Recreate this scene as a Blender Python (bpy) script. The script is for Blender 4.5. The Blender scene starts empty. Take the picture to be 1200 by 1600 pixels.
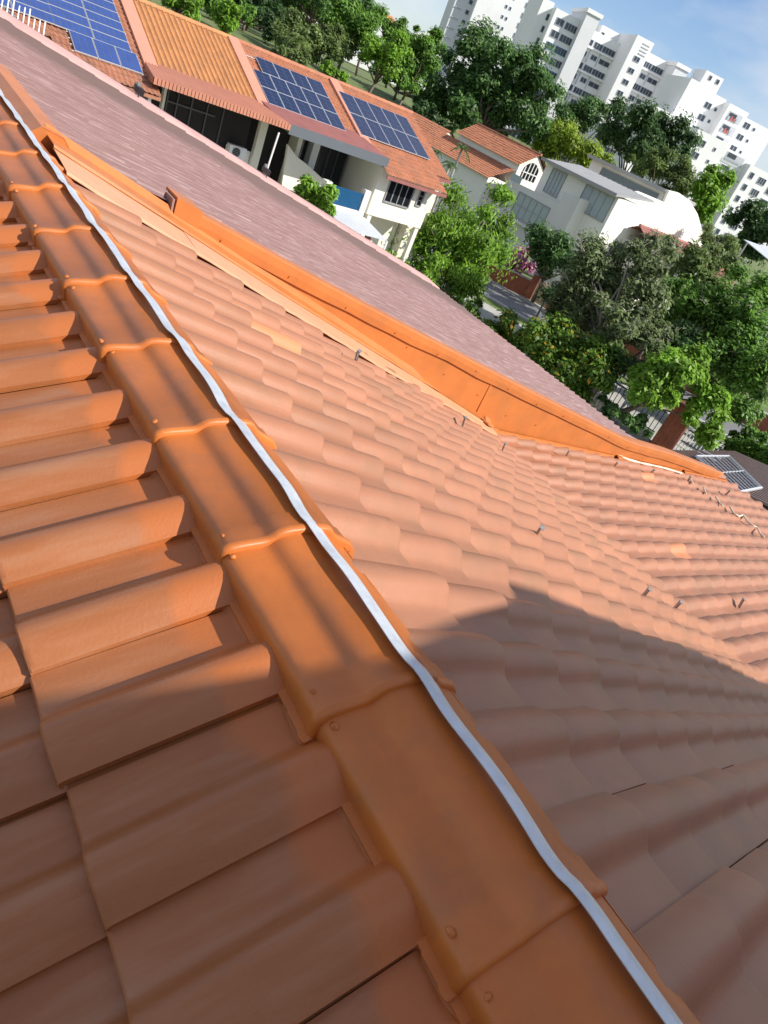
import bpy, math, random
import numpy as np
from mathutils import Matrix, Vector

# ------------------------------------------------------------------ camera, sky, sun, exposure
scene = bpy.context.scene
F_PX = 1100.0                                   # focal length for a picture 1200 px wide
_Y = np.array([-960., -1152., F_PX]); _Y /= np.linalg.norm(_Y)      # the ridge direction, seen by the camera
_X = np.array([1370., -74., F_PX]); _X -= _Y * (_X @ _Y); _X /= np.linalg.norm(_X)
_Z = np.cross(_X, _Y)
CAM = np.stack([_X, _Y, _Z], 1)                 # world -> camera (x right, y down, z forward)
cam_data = bpy.data.cameras.new('camera'); cam = bpy.data.objects.new('camera', cam_data)
scene.collection.objects.link(cam); scene.camera = cam
cam_data.sensor_fit = 'VERTICAL'; cam_data.sensor_height = 36.0; cam_data.lens = 36.0 * F_PX / 1600.0
cam_data.clip_start = 0.02; cam_data.clip_end = 3000.0
_m = Matrix([[CAM[0][i], -CAM[1][i], -CAM[2][i], 0.0] for i in range(3)] + [[0, 0, 0, 1]])
cam.matrix_world = _m
scene.render.resolution_x = 768; scene.render.resolution_y = 1024

SUN = Vector((0.44, -0.65, 0.62)).normalized()  # towards the sun
world = bpy.data.worlds.new('World'); scene.world = world; world.use_nodes = True
wn = world.node_tree; wn.nodes.clear()
w_out = wn.nodes.new('ShaderNodeOutputWorld'); w_bg = wn.nodes.new('ShaderNodeBackground')
sky = wn.nodes.new('ShaderNodeTexSky'); sky.sky_type = 'NISHITA'; sky.sun_disc = False
sky.sun_elevation = math.asin(SUN.z); sky.sun_rotation = math.atan2(SUN.x, SUN.y)
sky.air_density = 1.0; sky.dust_density = 0.4; sky.ozone_density = 1.0
w_tc = wn.nodes.new('ShaderNodeTexCoord')
w_map = wn.nodes.new('ShaderNodeMapping'); w_map.inputs['Scale'].default_value = (1.0, 1.0, 2.6)
w_map.inputs['Location'].default_value = (0.55, 0.05, 0.32)
w_no = wn.nodes.new('ShaderNodeTexNoise'); w_no.inputs['Scale'].default_value = 2.1; w_no.inputs['Detail'].default_value = 6; w_no.inputs['Roughness'].default_value = 0.52
w_cr = wn.nodes.new('ShaderNodeValToRGB'); w_cr.color_ramp.elements[0].position = 0.43; w_cr.color_ramp.elements[1].position = 0.64
w_cr.color_ramp.elements[1].color = (0.85, 0.85, 0.85, 1)
w_mix = wn.nodes.new('ShaderNodeMixRGB'); w_mix.inputs['Color2'].default_value = (13.0, 12.6, 12.4, 1)
wn.links.new(w_tc.outputs['Generated'], w_map.inputs['Vector']); wn.links.new(w_map.outputs[0], w_no.inputs['Vector'])
wn.links.new(w_no.outputs['Fac'], w_cr.inputs[0]); wn.links.new(w_cr.outputs[0], w_mix.inputs['Fac'])
w_tint = wn.nodes.new('ShaderNodeMixRGB'); w_tint.blend_type = 'MULTIPLY'; w_tint.inputs['Fac'].default_value = 1.0; w_tint.inputs['Color2'].default_value = (1.45, 1.60, 1.92, 1)
wn.links.new(sky.outputs[0], w_tint.inputs['Color1']); wn.links.new(w_tint.outputs[0], w_mix.inputs['Color1']); wn.links.new(w_mix.outputs[0], w_bg.inputs['Color'])
w_bg.inputs['Strength'].default_value = 0.057
wn.links.new(w_bg.outputs[0], w_out.inputs['Surface'])
sun_data = bpy.data.lights.new('sun', 'SUN'); sun_data.energy = 4.7; sun_data.angle = math.radians(0.53); sun_data.color = (1.0, 0.95, 0.87)
sun = bpy.data.objects.new('sun', sun_data); scene.collection.objects.link(sun)
sun.rotation_euler = (-SUN).to_track_quat('-Z', 'Y').to_euler(); sun.location = (20, -30, 40)
scene.view_settings.view_transform = 'Standard'; scene.view_settings.look = 'None'
scene.view_settings.gamma = 1.0; scene.view_settings.exposure = 0.42; scene.view_settings.use_curve_mapping = False

# ------------------------------------------------------------------ helpers
C = scene.collection
R = random.Random(7)
rng = np.random.default_rng(11)
G = -9.2                                        # street level; the camera is the origin

def ray(px, py):                                # a photo pixel as a direction in the place
    return CAM.T @ np.array([px - 600.0, py - 800.0, F_PX])
def at_y(px, py, y): r = ray(px, py); return r * (y / r[1])
def at_x(px, py, x): r = ray(px, py); return r * (x / r[0])
def at_z(px, py, z): r = ray(px, py); return r * (z / r[2])
def at_d(px, py, d): r = ray(px, py); return r * (d / math.hypot(r[0], r[1]))
def at_p(px, py, p0, n): r = ray(px, py); return r * (np.dot(p0, n) / np.dot(r, n))
def to_px(p):
    q = CAM @ np.asarray(p, float)
    return (600 + F_PX * q[0] / q[2], 800 + F_PX * q[1] / q[2]) if q[2] > 0.02 else None

OFF = {}                                        # world position of every root, so parts can be built in place
def thing(name, label, cat, loc, group=None):
    o = bpy.data.objects.new(name, None); C.objects.link(o); o.location = loc; o.empty_display_size = 0.2
    o['label'] = label; o['category'] = cat
    if group: o['group'] = group
    OFF[o.name] = np.array(loc, float); return o
def tag(o, label=None, cat=None, group=None, kind=None):
    if label: o['label'] = label
    if cat: o['category'] = cat
    if group: o['group'] = group
    if kind: o['kind'] = kind
    return o
def link_mesh(name, me, mats, parent=None, smooth=False):
    o = bpy.data.objects.new(name, me); C.objects.link(o)
    for m in (mats if isinstance(mats, (list, tuple)) else [mats]): me.materials.append(m)
    if parent is not None: o.parent = parent; OFF[o.name] = OFF[parent.name]
    if smooth: me.shade_smooth()
    return o

class MB:
    """collects faces; frame = (origin, ex, ey) maps local x, y to the place"""
    def __init__(s, frame=None):
        s.v = []; s.f = []; s.mi = []; s.m = 0
        s.frame = frame
    def add(s, vs, fs):
        b = len(s.v)
        if s.frame is not None:
            o, ex, ey = s.frame
            vs = [(o[0] + p[0] * ex[0] + p[1] * ey[0], o[1] + p[0] * ex[1] + p[1] * ey[1], o[2] + p[2]) for p in vs]
        s.v.extend([tuple(map(float, p)) for p in vs]); s.f.extend([tuple(b + i for i in f) for f in fs]); s.mi.extend([s.m] * len(fs)); return s
    def box(s, x0, x1, y0, y1, z0, z1):
        return s.add([(x0, y0, z0), (x1, y0, z0), (x1, y1, z0), (x0, y1, z0), (x0, y0, z1), (x1, y0, z1), (x1, y1, z1), (x0, y1, z1)],
                     [(0, 3, 2, 1), (4, 5, 6, 7), (0, 1, 5, 4), (1, 2, 6, 5), (2, 3, 7, 6), (3, 0, 4, 7)])
    def hexa(s, a, b):                          # two quads joined
        return s.add(list(a) + list(b), [(3, 2, 1, 0), (4, 5, 6, 7), (0, 1, 5, 4), (1, 2, 6, 5), (2, 3, 7, 6), (3, 0, 4, 7)])
    def poly(s, pts): return s.add(pts, [tuple(range(len(pts)))])
    def prism(s, pts, d):                       # polygon pushed along d
        n = len(pts); d = np.array(d, float)
        vs = [np.array(p, float) for p in pts]; vs = vs + [p + d for p in vs]
        return s.add(vs, [tuple(range(n))[::-1], tuple(range(n, 2 * n))] + [(i, (i + 1) % n, n + (i + 1) % n, n + i) for i in range(n)])
    def sheet(s, rows, t=None):                 # grid of points, optionally with a thickness vector
        nr, nc = len(rows), len(rows[0])
        vs = [np.array(p, float) for r in rows for p in r]
        fs = [(i * nc + j, i * nc + j + 1, (i + 1) * nc + j + 1, (i + 1) * nc + j) for i in range(nr - 1) for j in range(nc - 1)]
        if t is not None:
            k = len(vs); t = np.array(t, float); vs = vs + [p + t for p in vs]
            fs = fs + [tuple(k + q for q in f)[::-1] for f in fs]
            ring = [j for j in range(nc)] + [i * nc + nc - 1 for i in range(1, nr)] + [(nr - 1) * nc + j for j in range(nc - 2, -1, -1)] + [i * nc for i in range(nr - 2, 0, -1)]
            fs += [(ring[q], k + ring[q], k + ring[(q + 1) % len(ring)], ring[(q + 1) % len(ring)]) for q in range(len(ring))]
        return s.add(vs, fs)
    def tube(s, pts, rad, n=6, caps=True):
        pts = [np.array(p, float) for p in pts]
        if not hasattr(rad, '__len__'): rad = [rad] * len(pts)
        vs = []; ref = np.array([0.31, 0.57, 0.76])
        for i, p in enumerate(pts):
            d = pts[min(i + 1, len(pts) - 1)] - pts[max(i - 1, 0)]; d = d / (np.linalg.norm(d) + 1e-9)
            a = np.cross(d, ref); a /= np.linalg.norm(a) + 1e-9; b = np.cross(d, a)
            for k in range(n):
                t = 2 * math.pi * k / n; vs.append(p + rad[i] * (math.cos(t) * a + math.sin(t) * b))
        fs = [(i * n + k, i * n + (k + 1) % n, (i + 1) * n + (k + 1) % n, (i + 1) * n + k) for i in range(len(pts) - 1) for k in range(n)]
        if caps: fs += [tuple(range(n))[::-1], tuple((len(pts) - 1) * n + k for k in range(n))]
        return s.add(vs, fs)
    def build(s, name, mats, parent=None, smooth=False):
        me = bpy.data.meshes.new(name); off = OFF[parent.name] if parent is not None else np.zeros(3)
        me.from_pydata([tuple(np.array(p) - off) for p in s.v], [], s.f); me.update()
        o = link_mesh(name, me, mats, parent, smooth)
        if any(s.mi): me.polygons.foreach_set('material_index', s.mi)
        return o

# ------------------------------------------------------------------ materials
MAT = {}
def mat(name, col, rough=0.6, var=0.0, scale=6.0, bump=0.0, bscale=40.0, metal=0.0, obj_var=0.0, spec=0.5, dirt=None, dirt_scale=2.0, dirt_amt=0.5, coat=0.0, stretch=None):
    m = bpy.data.materials.new(name); m.use_nodes = True; nt = m.node_tree; b = nt.nodes['Principled BSDF']
    b.inputs['Roughness'].default_value = rough; b.inputs['Metallic'].default_value = metal
    b.inputs['Specular IOR Level'].default_value = spec; b.inputs['Coat Weight'].default_value = coat
    rgb = nt.nodes.new('ShaderNodeRGB'); rgb.outputs[0].default_value = (*col, 1); last = rgb.outputs[0]
    tc = nt.nodes.new('ShaderNodeTexCoord'); geo = nt.nodes.new('ShaderNodeNewGeometry'); vec = geo.outputs['Position']
    if stretch:
        mp = nt.nodes.new('ShaderNodeMapping'); mp.inputs['Scale'].default_value = stretch; nt.links.new(vec, mp.inputs['Vector']); vec = mp.outputs[0]
    def mixer(kind, fac, a, bb):
        mx = nt.nodes.new('ShaderNodeMixRGB'); mx.blend_type = kind
        for k, val in (('Fac', fac), ('Color1', a), ('Color2', bb)):
            if hasattr(val, 'links') or hasattr(val, 'is_linked'): nt.links.new(val, mx.inputs[k])
            else: mx.inputs[k].default_value = val
        return mx.outputs[0]
    if var:
        no = nt.nodes.new('ShaderNodeTexNoise'); no.inputs['Scale'].default_value = scale; no.inputs['Detail'].default_value = 6; no.inputs['Roughness'].default_value = 0.6
        nt.links.new(vec, no.inputs['Vector'])
        mr = nt.nodes.new('ShaderNodeMapRange'); mr.inputs['From Min'].default_value = 0.3; mr.inputs['From Max'].default_value = 0.7
        mr.inputs['To Min'].default_value = 1 - var; mr.inputs['To Max'].default_value = 1 + var; nt.links.new(no.outputs['Fac'], mr.inputs[0])
        last = mixer('MULTIPLY', 1.0, last, mr.outputs[0])
    if obj_var:
        oi = nt.nodes.new('ShaderNodeObjectInfo'); mr = nt.nodes.new('ShaderNodeMapRange')
        mr.inputs['To Min'].default_value = 1 - obj_var; mr.inputs['To Max'].default_value = 1 + obj_var
        nt.links.new(oi.outputs['Random'], mr.inputs[0]); last = mixer('MULTIPLY', 1.0, last, mr.outputs[0])
    if dirt:
        no = nt.nodes.new('ShaderNodeTexNoise'); no.inputs['Scale'].default_value = dirt_scale; no.inputs['Detail'].default_value = 8; no.inputs['Roughness'].default_value = 0.65
        nt.links.new(vec, no.inputs['Vector'])
        cr = nt.nodes.new('ShaderNodeValToRGB'); cr.color_ramp.elements[0].position = 0.48; cr.color_ramp.elements[1].position = 0.72
        cr.color_ramp.elements[1].color = (dirt_amt,) * 3 + (1,); nt.links.new(no.outputs['Fac'], cr.inputs[0])
        last = mixer('MIX', cr.outputs[0], last, (*dirt, 1))
    nt.links.new(last, b.inputs['Base Color'])
    if bump:
        no = nt.nodes.new('ShaderNodeTexNoise'); no.inputs['Scale'].default_value = bscale; no.inputs['Detail'].default_value = 5
        nt.links.new(geo.outputs['Position'], no.inputs['Vector'])
        bp = nt.nodes.new('ShaderNodeBump'); bp.inputs['Strength'].default_value = 0.5; bp.inputs['Distance'].default_value = bump
        nt.links.new(no.outputs['Fac'], bp.inputs['Height']); nt.links.new(bp.outputs[0], b.inputs['Normal'])
    MAT[name] = m; m['last'] = 0
    return m
def leaf_mat(name, dark, light, hue=None, trans=0.35):
    m = bpy.data.materials.new(name); m.use_nodes = True; nt = m.node_tree; b = nt.nodes['Principled BSDF']; out = nt.nodes['Material Output']
    geo = nt.nodes.new('ShaderNodeNewGeometry'); cr = nt.nodes.new('ShaderNodeValToRGB')
    cr.color_ramp.elements[0].color = (*dark, 1); cr.color_ramp.elements[1].color = (*light, 1)
    if hue: e = cr.color_ramp.elements.new(0.93); e.color = (*light, 1); cr.color_ramp.elements[-1].color = (*hue, 1)
    nt.links.new(geo.outputs['Random Per Island'], cr.inputs[0])
    no = nt.nodes.new('ShaderNodeTexNoise'); no.inputs['Scale'].default_value = 0.7; nt.links.new(geo.outputs['Position'], no.inputs['Vector'])
    mr = nt.nodes.new('ShaderNodeMapRange'); mr.inputs['From Min'].default_value = 0.3; mr.inputs['From Max'].default_value = 0.7; mr.inputs['To Min'].default_value = 0.7; mr.inputs['To Max'].default_value = 1.3
    nt.links.new(no.outputs['Fac'], mr.inputs[0])
    mx = nt.nodes.new('ShaderNodeMixRGB'); mx.blend_type = 'MULTIPLY'; mx.inputs['Fac'].default_value = 1
    nt.links.new(cr.outputs[0], mx.inputs['Color1']); nt.links.new(mr.outputs[0], mx.inputs['Color2'])
    b.inputs['Roughness'].default_value = 0.45; b.inputs['Specular IOR Level'].default_value = 0.35
    nt.links.new(mx.outputs[0], b.inputs['Base Color'])
    tr = nt.nodes.new('ShaderNodeBsdfTranslucent'); nt.links.new(mx.outputs[0], tr.inputs['Color'])
    ms = nt.nodes.new('ShaderNodeMixShader'); ms.inputs[0].default_value = trans + .12
    nt.links.new(b.outputs[0], ms.inputs[1]); nt.links.new(tr.outputs[0], ms.inputs[2]); nt.links.new(ms.outputs[0], out.inputs['Surface'])
    MAT[name] = m; return m
def glass_mat(name, col, rough=0.08):
    return mat(name, col, rough=rough, spec=0.6)
# ------------------------------------------------------------------ paint and clay materials of the roof in front
def paint_over(m, edge_x, paint, soft=0.02, noise=0.09, below=True):
    """fresh orange paint brushed over a tile material where it comes close to the ridge (a ragged painted edge)"""
    nt = m.node_tree; b = nt.nodes['Principled BSDF']; src = b.inputs['Base Color'].links[0].from_socket
    geo = nt.nodes.new('ShaderNodeNewGeometry'); sp = nt.nodes.new('ShaderNodeSeparateXYZ'); nt.links.new(geo.outputs['Position'], sp.inputs[0])
    no = nt.nodes.new('ShaderNodeTexNoise'); no.inputs['Scale'].default_value = 7.0; no.inputs['Detail'].default_value = 4; nt.links.new(geo.outputs['Position'], no.inputs['Vector'])
    ma = nt.nodes.new('ShaderNodeMath'); ma.operation = 'MULTIPLY_ADD'; ma.inputs[1].default_value = noise * 2.2; nt.links.new(no.outputs['Fac'], ma.inputs[0]); nt.links.new(sp.outputs['X'], ma.inputs[2])
    mr = nt.nodes.new('ShaderNodeMapRange'); mr.inputs['From Min'].default_value = edge_x + noise * 1.1 - soft; mr.inputs['From Max'].default_value = edge_x + noise * 1.1 + soft
    nt.links.new(ma.outputs[0], mr.inputs[0])
    mx = nt.nodes.new('ShaderNodeMixRGB'); nt.links.new(mr.outputs[0], mx.inputs['Fac']); nt.links.new(src, mx.inputs['Color1']); mx.inputs['Color2'].default_value = (*paint, 1)
    nt.links.new(mx.outputs[0], b.inputs['Base Color'])
ORANGE = (0.52, 0.168, 0.042)
mat('orange_paint', ORANGE, rough=0.42, var=0.10, scale=5.0, bump=0.002, bscale=60, dirt=(0.36, 0.14, 0.05), dirt_scale=3.0, dirt_amt=0.45)
mat('orange_ridge', (0.52, 0.152, 0.030), rough=0.46, var=0.10, scale=7.0, bump=0.0012, bscale=34, obj_var=0.05, dirt=(0.36, 0.125, 0.045), dirt_scale=9.0, dirt_amt=0.7)
mat('salmon_flashing', (0.62, 0.31, 0.17), rough=0.5, var=0.08, scale=8, bump=0.001)
mat('tile_ridge_side', (0.345, 0.120, 0.042), rough=0.40, var=0.12, scale=4.0, bump=0.0015, bscale=120, obj_var=0.08, dirt=(0.36, 0.20, 0.12), dirt_scale=4.0, dirt_amt=0.55, stretch=(0.45, 3.4, 1.0))
paint_over(MAT['tile_ridge_side'], 0.60, (0.44, 0.135, 0.038))
mat('tile_salmon', (0.365, 0.157, 0.083), rough=0.46, var=0.10, scale=3.0, bump=0.0015, bscale=120, obj_var=0.07, dirt=(0.25, 0.135, 0.07), dirt_scale=3.4, dirt_amt=0.62)
mat('tile_salmon_mass', (0.365, 0.157, 0.083), rough=0.46, var=0.13, scale=3.6, bump=0.0015, bscale=120, dirt=(0.25, 0.135, 0.07), dirt_scale=3.4, dirt_amt=0.62)
mat('tile_new', (0.56, 0.22, 0.095), rough=0.5, var=0.06)
mat('mortar_orange', (0.40, 0.125, 0.035), rough=0.6, var=0.15, scale=12, bump=0.006, bscale=30)
mat('tape_metal', (0.62, 0.66, 0.70), rough=0.42, metal=0.35, var=0.10, scale=18, bump=0.001, bscale=90, dirt=(0.42, 0.46, 0.52), dirt_scale=22, dirt_amt=0.6)
mat('clip_metal', (0.36, 0.33, 0.31), rough=0.5, metal=0.5, var=0.15, scale=60)
mat('sealant', (0.66, 0.60, 0.48), rough=0.6)
mat('plaster_white', (0.78, 0.77, 0.73), rough=0.85, var=0.05, scale=1.5, bump=0.003, bscale=30)
mat('dark_gap', (0.03, 0.02, 0.016), rough=0.9)

# ------------------------------------------------------------------ the roof in front: own house
AX, AZ = 0.883, -0.99                           # where the two slopes meet
P20 = math.radians(20.0); P7 = math.radians(7.3)
KX = 5.5; KZ = AZ - math.tan(P20) * (KX - AX)   # where the slope flattens
EAVE_X = 11.85
TW, TE = 0.25, 0.345                            # cover width and exposed length of one tile
house = thing('tiled_house', 'house under the camera with orange-brown interlocking tile roof and painted ridge', 'house', (4.0, 1.0, G))

PROF = [(-0.008, -0.008), (0.005, -0.008), (0.0085, 0.001), (0.040, 0.0010), (0.080, 0.0005), (0.100, 0.002), (0.112, 0.006), (0.124, 0.016), (0.134, 0.0290), (0.145, 0.0400),
        (0.158, 0.0475), (0.174, 0.0510), (0.192, 0.0500), (0.210, 0.0440), (0.228, 0.0340), (0.244, 0.0230), (0.256, 0.0160)]
def tile_mesh(name):
    """head at u = 0, tail at u = TE + lap; v across; tail rides on the tile below"""
    lap = 0.055; ln = TE + lap; th = 0.018; lift = 0.030
    us = [(-0.0, 0.0), (ln * 0.5, 0.0), (ln - 0.012, 0.0), (ln - 0.003, -0.002), (ln, -0.006)]
    vs = []; nv = len(PROF)
    for u, dz in us:
        for v, z in PROF: vs.append((u, v, z + dz + lift * u / TE))
    fs = [(i * nv + j, (i + 1) * nv + j, (i + 1) * nv + j + 1, i * nv + j + 1) for i in range(len(us) - 1) for j in range(nv - 1)]
    k = len(vs); u = ln
    for v, z in PROF: vs.append((u - 0.004, v, z - th - 0.008 + lift * u / TE))     # the butt end, facing down the slope
    fs += [((len(us) - 1) * nv + j, k + j, k + j + 1, (len(us) - 1) * nv + j + 1) for j in range(nv - 1)]
    k2 = len(vs)
    for u, dz in us: vs.append((u, PROF[-1][0] - 0.002, PROF[-1][1] - th + dz + lift * u / TE))   # the side lip
    fs += [(i * nv + nv - 1, (i + 1) * nv + nv - 1, k2 + i + 1, k2 + i) for i in range(len(us) - 1)]
    fs += [((len(us) - 1) * nv + nv - 1, k + nv - 1, k2 + len(us) - 1)]
    me = bpy.data.meshes.new(name); me.from_pydata(vs, [], fs); me.update()
    me.shade_smooth()
    me.set_sharp_from_angle(angle=math.radians(40))
    return me
def slope_matrix(p, down, across):
    d = Vector(down).normalized(); a = Vector(across).normalized(); n = d.cross(a)
    if n.z < 0: n = -n
    return Matrix(((d.x, a.x, n.x, p[0]), (d.y, a.y, n.y, p[1]), (d.z, a.z, n.z, p[2]), (0, 0, 0, 1)))
tiles = []                                      # (matrix, side)
lap = 0.055
for k in range(-2, 12):                         # steep slope, courses counted by their tails
    xt = 2.0 + 0.3242 * k; xh = xt - (TE + lap) * math.cos(P20); zh = AZ - 0.012 - math.tan(P20) * (xh - AX)
    for j in range(-11, 17): tiles.append((xh, 0.29 + TW * j, zh, P20, 's'))
for k in range(0, 20):                          # flatter slope
    xt = 5.86 + 0.3422 * (k); xh = xt - (TE + lap) * math.cos(P7); zh = KZ - 0.014 - math.tan(P7) * (xh - KX)
    if xt > EAVE_X + 0.2: continue
    for j in range(-11, 17): tiles.append((xh, 0.29 + TW * j, zh, P7, 'f'))
for k in range(0, 9):                           # the slope on the other side of the ridge
    xt = 0.32 - 0.3242 * k; xh = xt + (TE + lap) * math.cos(P20) * (1.25 if k == 0 else 1); zh = AZ - 0.012 + math.tan(P20) * (xh - AX)
    for j in range(-11, 19): tiles.append((xh, 0.455 + TW * j, zh, P20, 'l'))
NEW = set()
def tile_mat4(t):
    x, y, z, p, side = t; jit = Vector((R.uniform(-.004, .004), R.uniform(-.003, .003), R.uniform(0, .003)))
    if side == 'l': M = slope_matrix((x, y, z), (-math.cos(p), 0, -math.sin(p)), (0, -1, 0)) @ Matrix.Diagonal((1.25 if x > 0.75 else 1, 1, 1, 1))
    else: M = slope_matrix((x, y, z), (math.cos(p), 0, -math.sin(p)), (0, 1, 0))
    return Matrix.Translation(jit) @ M @ Matrix.Rotation(R.uniform(-.006, .006), 4, 'Z') @ Matrix.Rotation(R.uniform(-.004, .004), 4, 'X')
def tile_area(M):
    q = [to_px(M @ Vector(c)) for c in ((0.06, 0, 0.02), (0.4, 0, 0.03), (0.4, 0.25, 0.03), (0.06, 0.25, 0.03))]
    if any(p is None for p in q): return 0.0
    cx = [min(max(p[0], 0), 1200) for p in q]; cy = [min(max(p[1], 0), 1600) for p in q]
    return abs(sum(cx[i] * cy[(i + 1) % 4] - cx[(i + 1) % 4] * cy[i] for i in range(4))) / 2
me_l = tile_mesh('roof_tile'); me_l.materials.append(MAT['tile_ridge_side'])
me_s = tile_mesh('roof_tile'); me_s.materials.append(MAT['tile_salmon'])
me_n = tile_mesh('roof_tile'); me_n.materials.append(MAT['tile_new'])
tl = [(t, tile_mat4(t)) for t in tiles]
tl = sorted(((tile_area(M), t, M) for t, M in tl), key=lambda a: -a[0])
off = Vector(OFF[house.name]); rest = []
fresh = [(318, 470), (205, 390), (908, 1000)]   # the few tiles that were replaced, seen brighter
fresh3 = [(1.75, 2.95), (8.35, 4.0), (6.8, 2.35)]
for q, (a, t, M) in enumerate(tl):
    is_new = any(abs(t[0] + 0.25 - fx) < 0.17 and abs(t[1] + 0.12 - fy) < 0.126 for fx, fy in fresh3) and t[4] != 'l'
    if q < 298 or (is_new and a > 0):
        o = bpy.data.objects.new('roof_tile', me_l if t[4] == 'l' else (me_n if is_new else me_s)); C.objects.link(o); o.parent = house
        o.matrix_local = Matrix.Translation(-off) @ M
    else: rest.append((a, t, M))
src_v = np.array([v.co[:] for v in me_s.vertices]); src_f = [tuple(p.vertices) for p in me_s.polygons]
def merged_tiles(name, sel, m):
    vs = []; fs = []; nvx = len(src_v)
    for a, t, M in sel:
        A = np.array(M); b = len(vs) * nvx; vs.append(src_v @ A[:3, :3].T + A[:3, 3]); fs.extend([tuple(b + i for i in f) for f in src_f])
    me = bpy.data.meshes.new(name); me.from_pydata((np.concatenate(vs) - OFF[house.name]).tolist(), [], fs); me.update()
    me.shade_smooth(); me.set_sharp_from_angle(angle=math.radians(40))
    return tag(link_mesh(name, me, m, house), kind='stuff')
merged_tiles('roof_tiling', [r for r in rest if r[1][4] != 'l'], MAT['tile_salmon_mass'])
merged_tiles('roof_tiling', [r for r in rest if r[1][4] == 'l'], MAT['tile_ridge_side'])

# roof deck below the tiles and the walls of the house
mb = MB(); y0, y1 = -3.0, 4.32
mb.sheet([[(-2.6, y, AZ - .06 - math.tan(P20) * (AX + 2.6)) for y in (y0, y1)], [(AX, y, AZ - .06) for y in (y0, y1)], [(KX, y, KZ - .06) for y in (y0, y1)],
          [(EAVE_X - .1, y, KZ - .06 - math.tan(P7) * (EAVE_X - .1 - KX)) for y in (y0, y1)]], (0, 0, -0.12))
mb.build('roof_deck', MAT['dark_gap'], house)
mb = MB(); mb.box(-2.3, 11.2, -1.62, 4.2, G, -3.75); mb.build('wall', MAT['plaster_white'], house)
# the taller rear part of the house: its top edge throws the shadow over the ridge
mb = MB(); mb.box(-3.0, 3.55, -4.6, -1.62, G, 1.12); mb.build('rear_wall', MAT['plaster_white'], house)
mb = MB(); mb.box(-3.08, 3.72, -4.68, -1.60, 1.122, 1.21); mb.build('rear_coping', MAT['orange_paint'], house)
mb = MB()
mb.prism([(3.66, -1.62, 1.13), (3.76, -1.62, 1.20), (3.93, -1.62, 1.277), (4.21, -1.62, 1.172), (6.6, -1.62, 0.01), (9.6, -1.62, -1.44), (9.6, -1.62, -1.62), (3.5, -1.62, 0.9), (3.5, -1.62, 1.115)], (0, -3.0, 0))
mb.build('rear_roof', MAT['tile_salmon_mass'], house)
mb = MB(); mb.prism([(3.66, -1.66, 0.88), (9.4, -1.66, -1.56), (9.4, -1.66, G), (3.66, -1.66, G)], (0, -2.9, 0)); mb.build('wall', MAT['plaster_white'], house)

# ridge caps: each one laps over the next towards the camera, with a raised collar at its near end
CAPP = [(-.172, -.088), (-.173, -.066), (-.193, -.062), (-.194, -.057), (-.178, -.052), (-.182, -.030), (-.184, -.013), (-.177, -.001), (-.163, .006), (-.145, .0095), (-.120, .0125), (-.098, .0145), (-.084, .0165),
        (-.074, .0210), (-.066, .0285), (-.057, .0360), (-.045, .0415), (-.028, .0450), (0, .0465)]
CAPP = CAPP + [(.032, .0468), (.056, .0455), (.074, .0420), (.086, .0355), (.094, .0260), (.103, .0150), (.116, .0065), (.136, -.0030), (.160, -.0150), (.178, -.0310), (.186, -.0520), (.190, -.0880)]
CAPL = 0.4647; CAP_Y0 = 3.396
def cap_mesh():
    ln = CAPL + 0.05; ys = [(0, 0.0), (0.03, 0.0), (ln - .075, 0.0), (ln - .071, .0040), (ln - .026, .0048), (ln - .021, .0085), (ln - .013, .0105), (ln - .004, .0085), (ln, .003), (ln, -.012)]
    vs = []; n = len(CAPP)
    for y, d in ys:
        taper = 0.985 + 0.015 * y / ln; r = 1 + d * 4.2
        for x, z in CAPP: vs.append((x * taper * r, -y, z + d * (0.9 if z > -.03 else 0.2) + 0.004 * y / ln))
    fs = [(i * n + j, (i + 1) * n + j, (i + 1) * n + j + 1, i * n + j + 1) for i in range(len(ys) - 1) for j in range(n - 1)]
    me = bpy.data.meshes.new('ridge_tile'); me.from_pydata(vs, [], fs); me.update(); me.shade_smooth(); me.set_sharp_from_angle(angle=math.radians(55))
    me.materials.append(MAT['orange_ridge']); return me
cap_me = cap_mesh()
def nub_mesh(k):
    r = np.random.default_rng(k); vs = []; fs = []
    for i in range(5):
        for j in range(8):
            a = 2 * math.pi * j / 8; b = -0.3 + (math.pi / 2 + .3) * i / 4; q = 1 + r.uniform(-.25, .25)
            vs.append((math.cos(a) * math.cos(b) * .011 * q, math.sin(a) * math.cos(b) * .014 * q, math.sin(b) * .013 * q))
    fs = [(i * 8 + j, i * 8 + (j + 1) % 8, (i + 1) * 8 + (j + 1) % 8, (i + 1) * 8 + j) for i in range(4) for j in range(8)]
    me = bpy.data.meshes.new('mortar_dab'); me.from_pydata(vs, [], fs); me.update(); me.shade_smooth(); me.materials.append(MAT['orange_ridge']); return me
nubs = [nub_mesh(k) for k in range(4)]
for k in range(-4, 13):                          # collars stand at CAP_Y0 - k * CAPL
    yc = CAP_Y0 - k * CAPL
    o = bpy.data.objects.new('ridge_tile', cap_me); C.objects.link(o); o.parent = house
    o.location = Vector((AX + R.uniform(-.003, .003), yc + CAPL + .022, AZ + R.uniform(-.001, .002))) - off
    o.rotation_euler = (R.uniform(-.004, .004), 0, R.uniform(-.007, .007))
    for s_ in (-1,):
        for dy, dx in ((.030, .174), (-.045, .166)):
            d = bpy.data.objects.new('mortar_dab', R.choice(nubs)); C.objects.link(d); d.parent = o
            d.location = (s_ * (dx + R.uniform(-.008, .006)), -(CAPL + .022) + dy + R.uniform(-.012, .012), .001 + (.006 if dy > 0 else 0)); d.rotation_euler = (0, s_ * .6, R.uniform(0, 6)); d.scale = (R.uniform(.4, .8),) * 3
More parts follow.
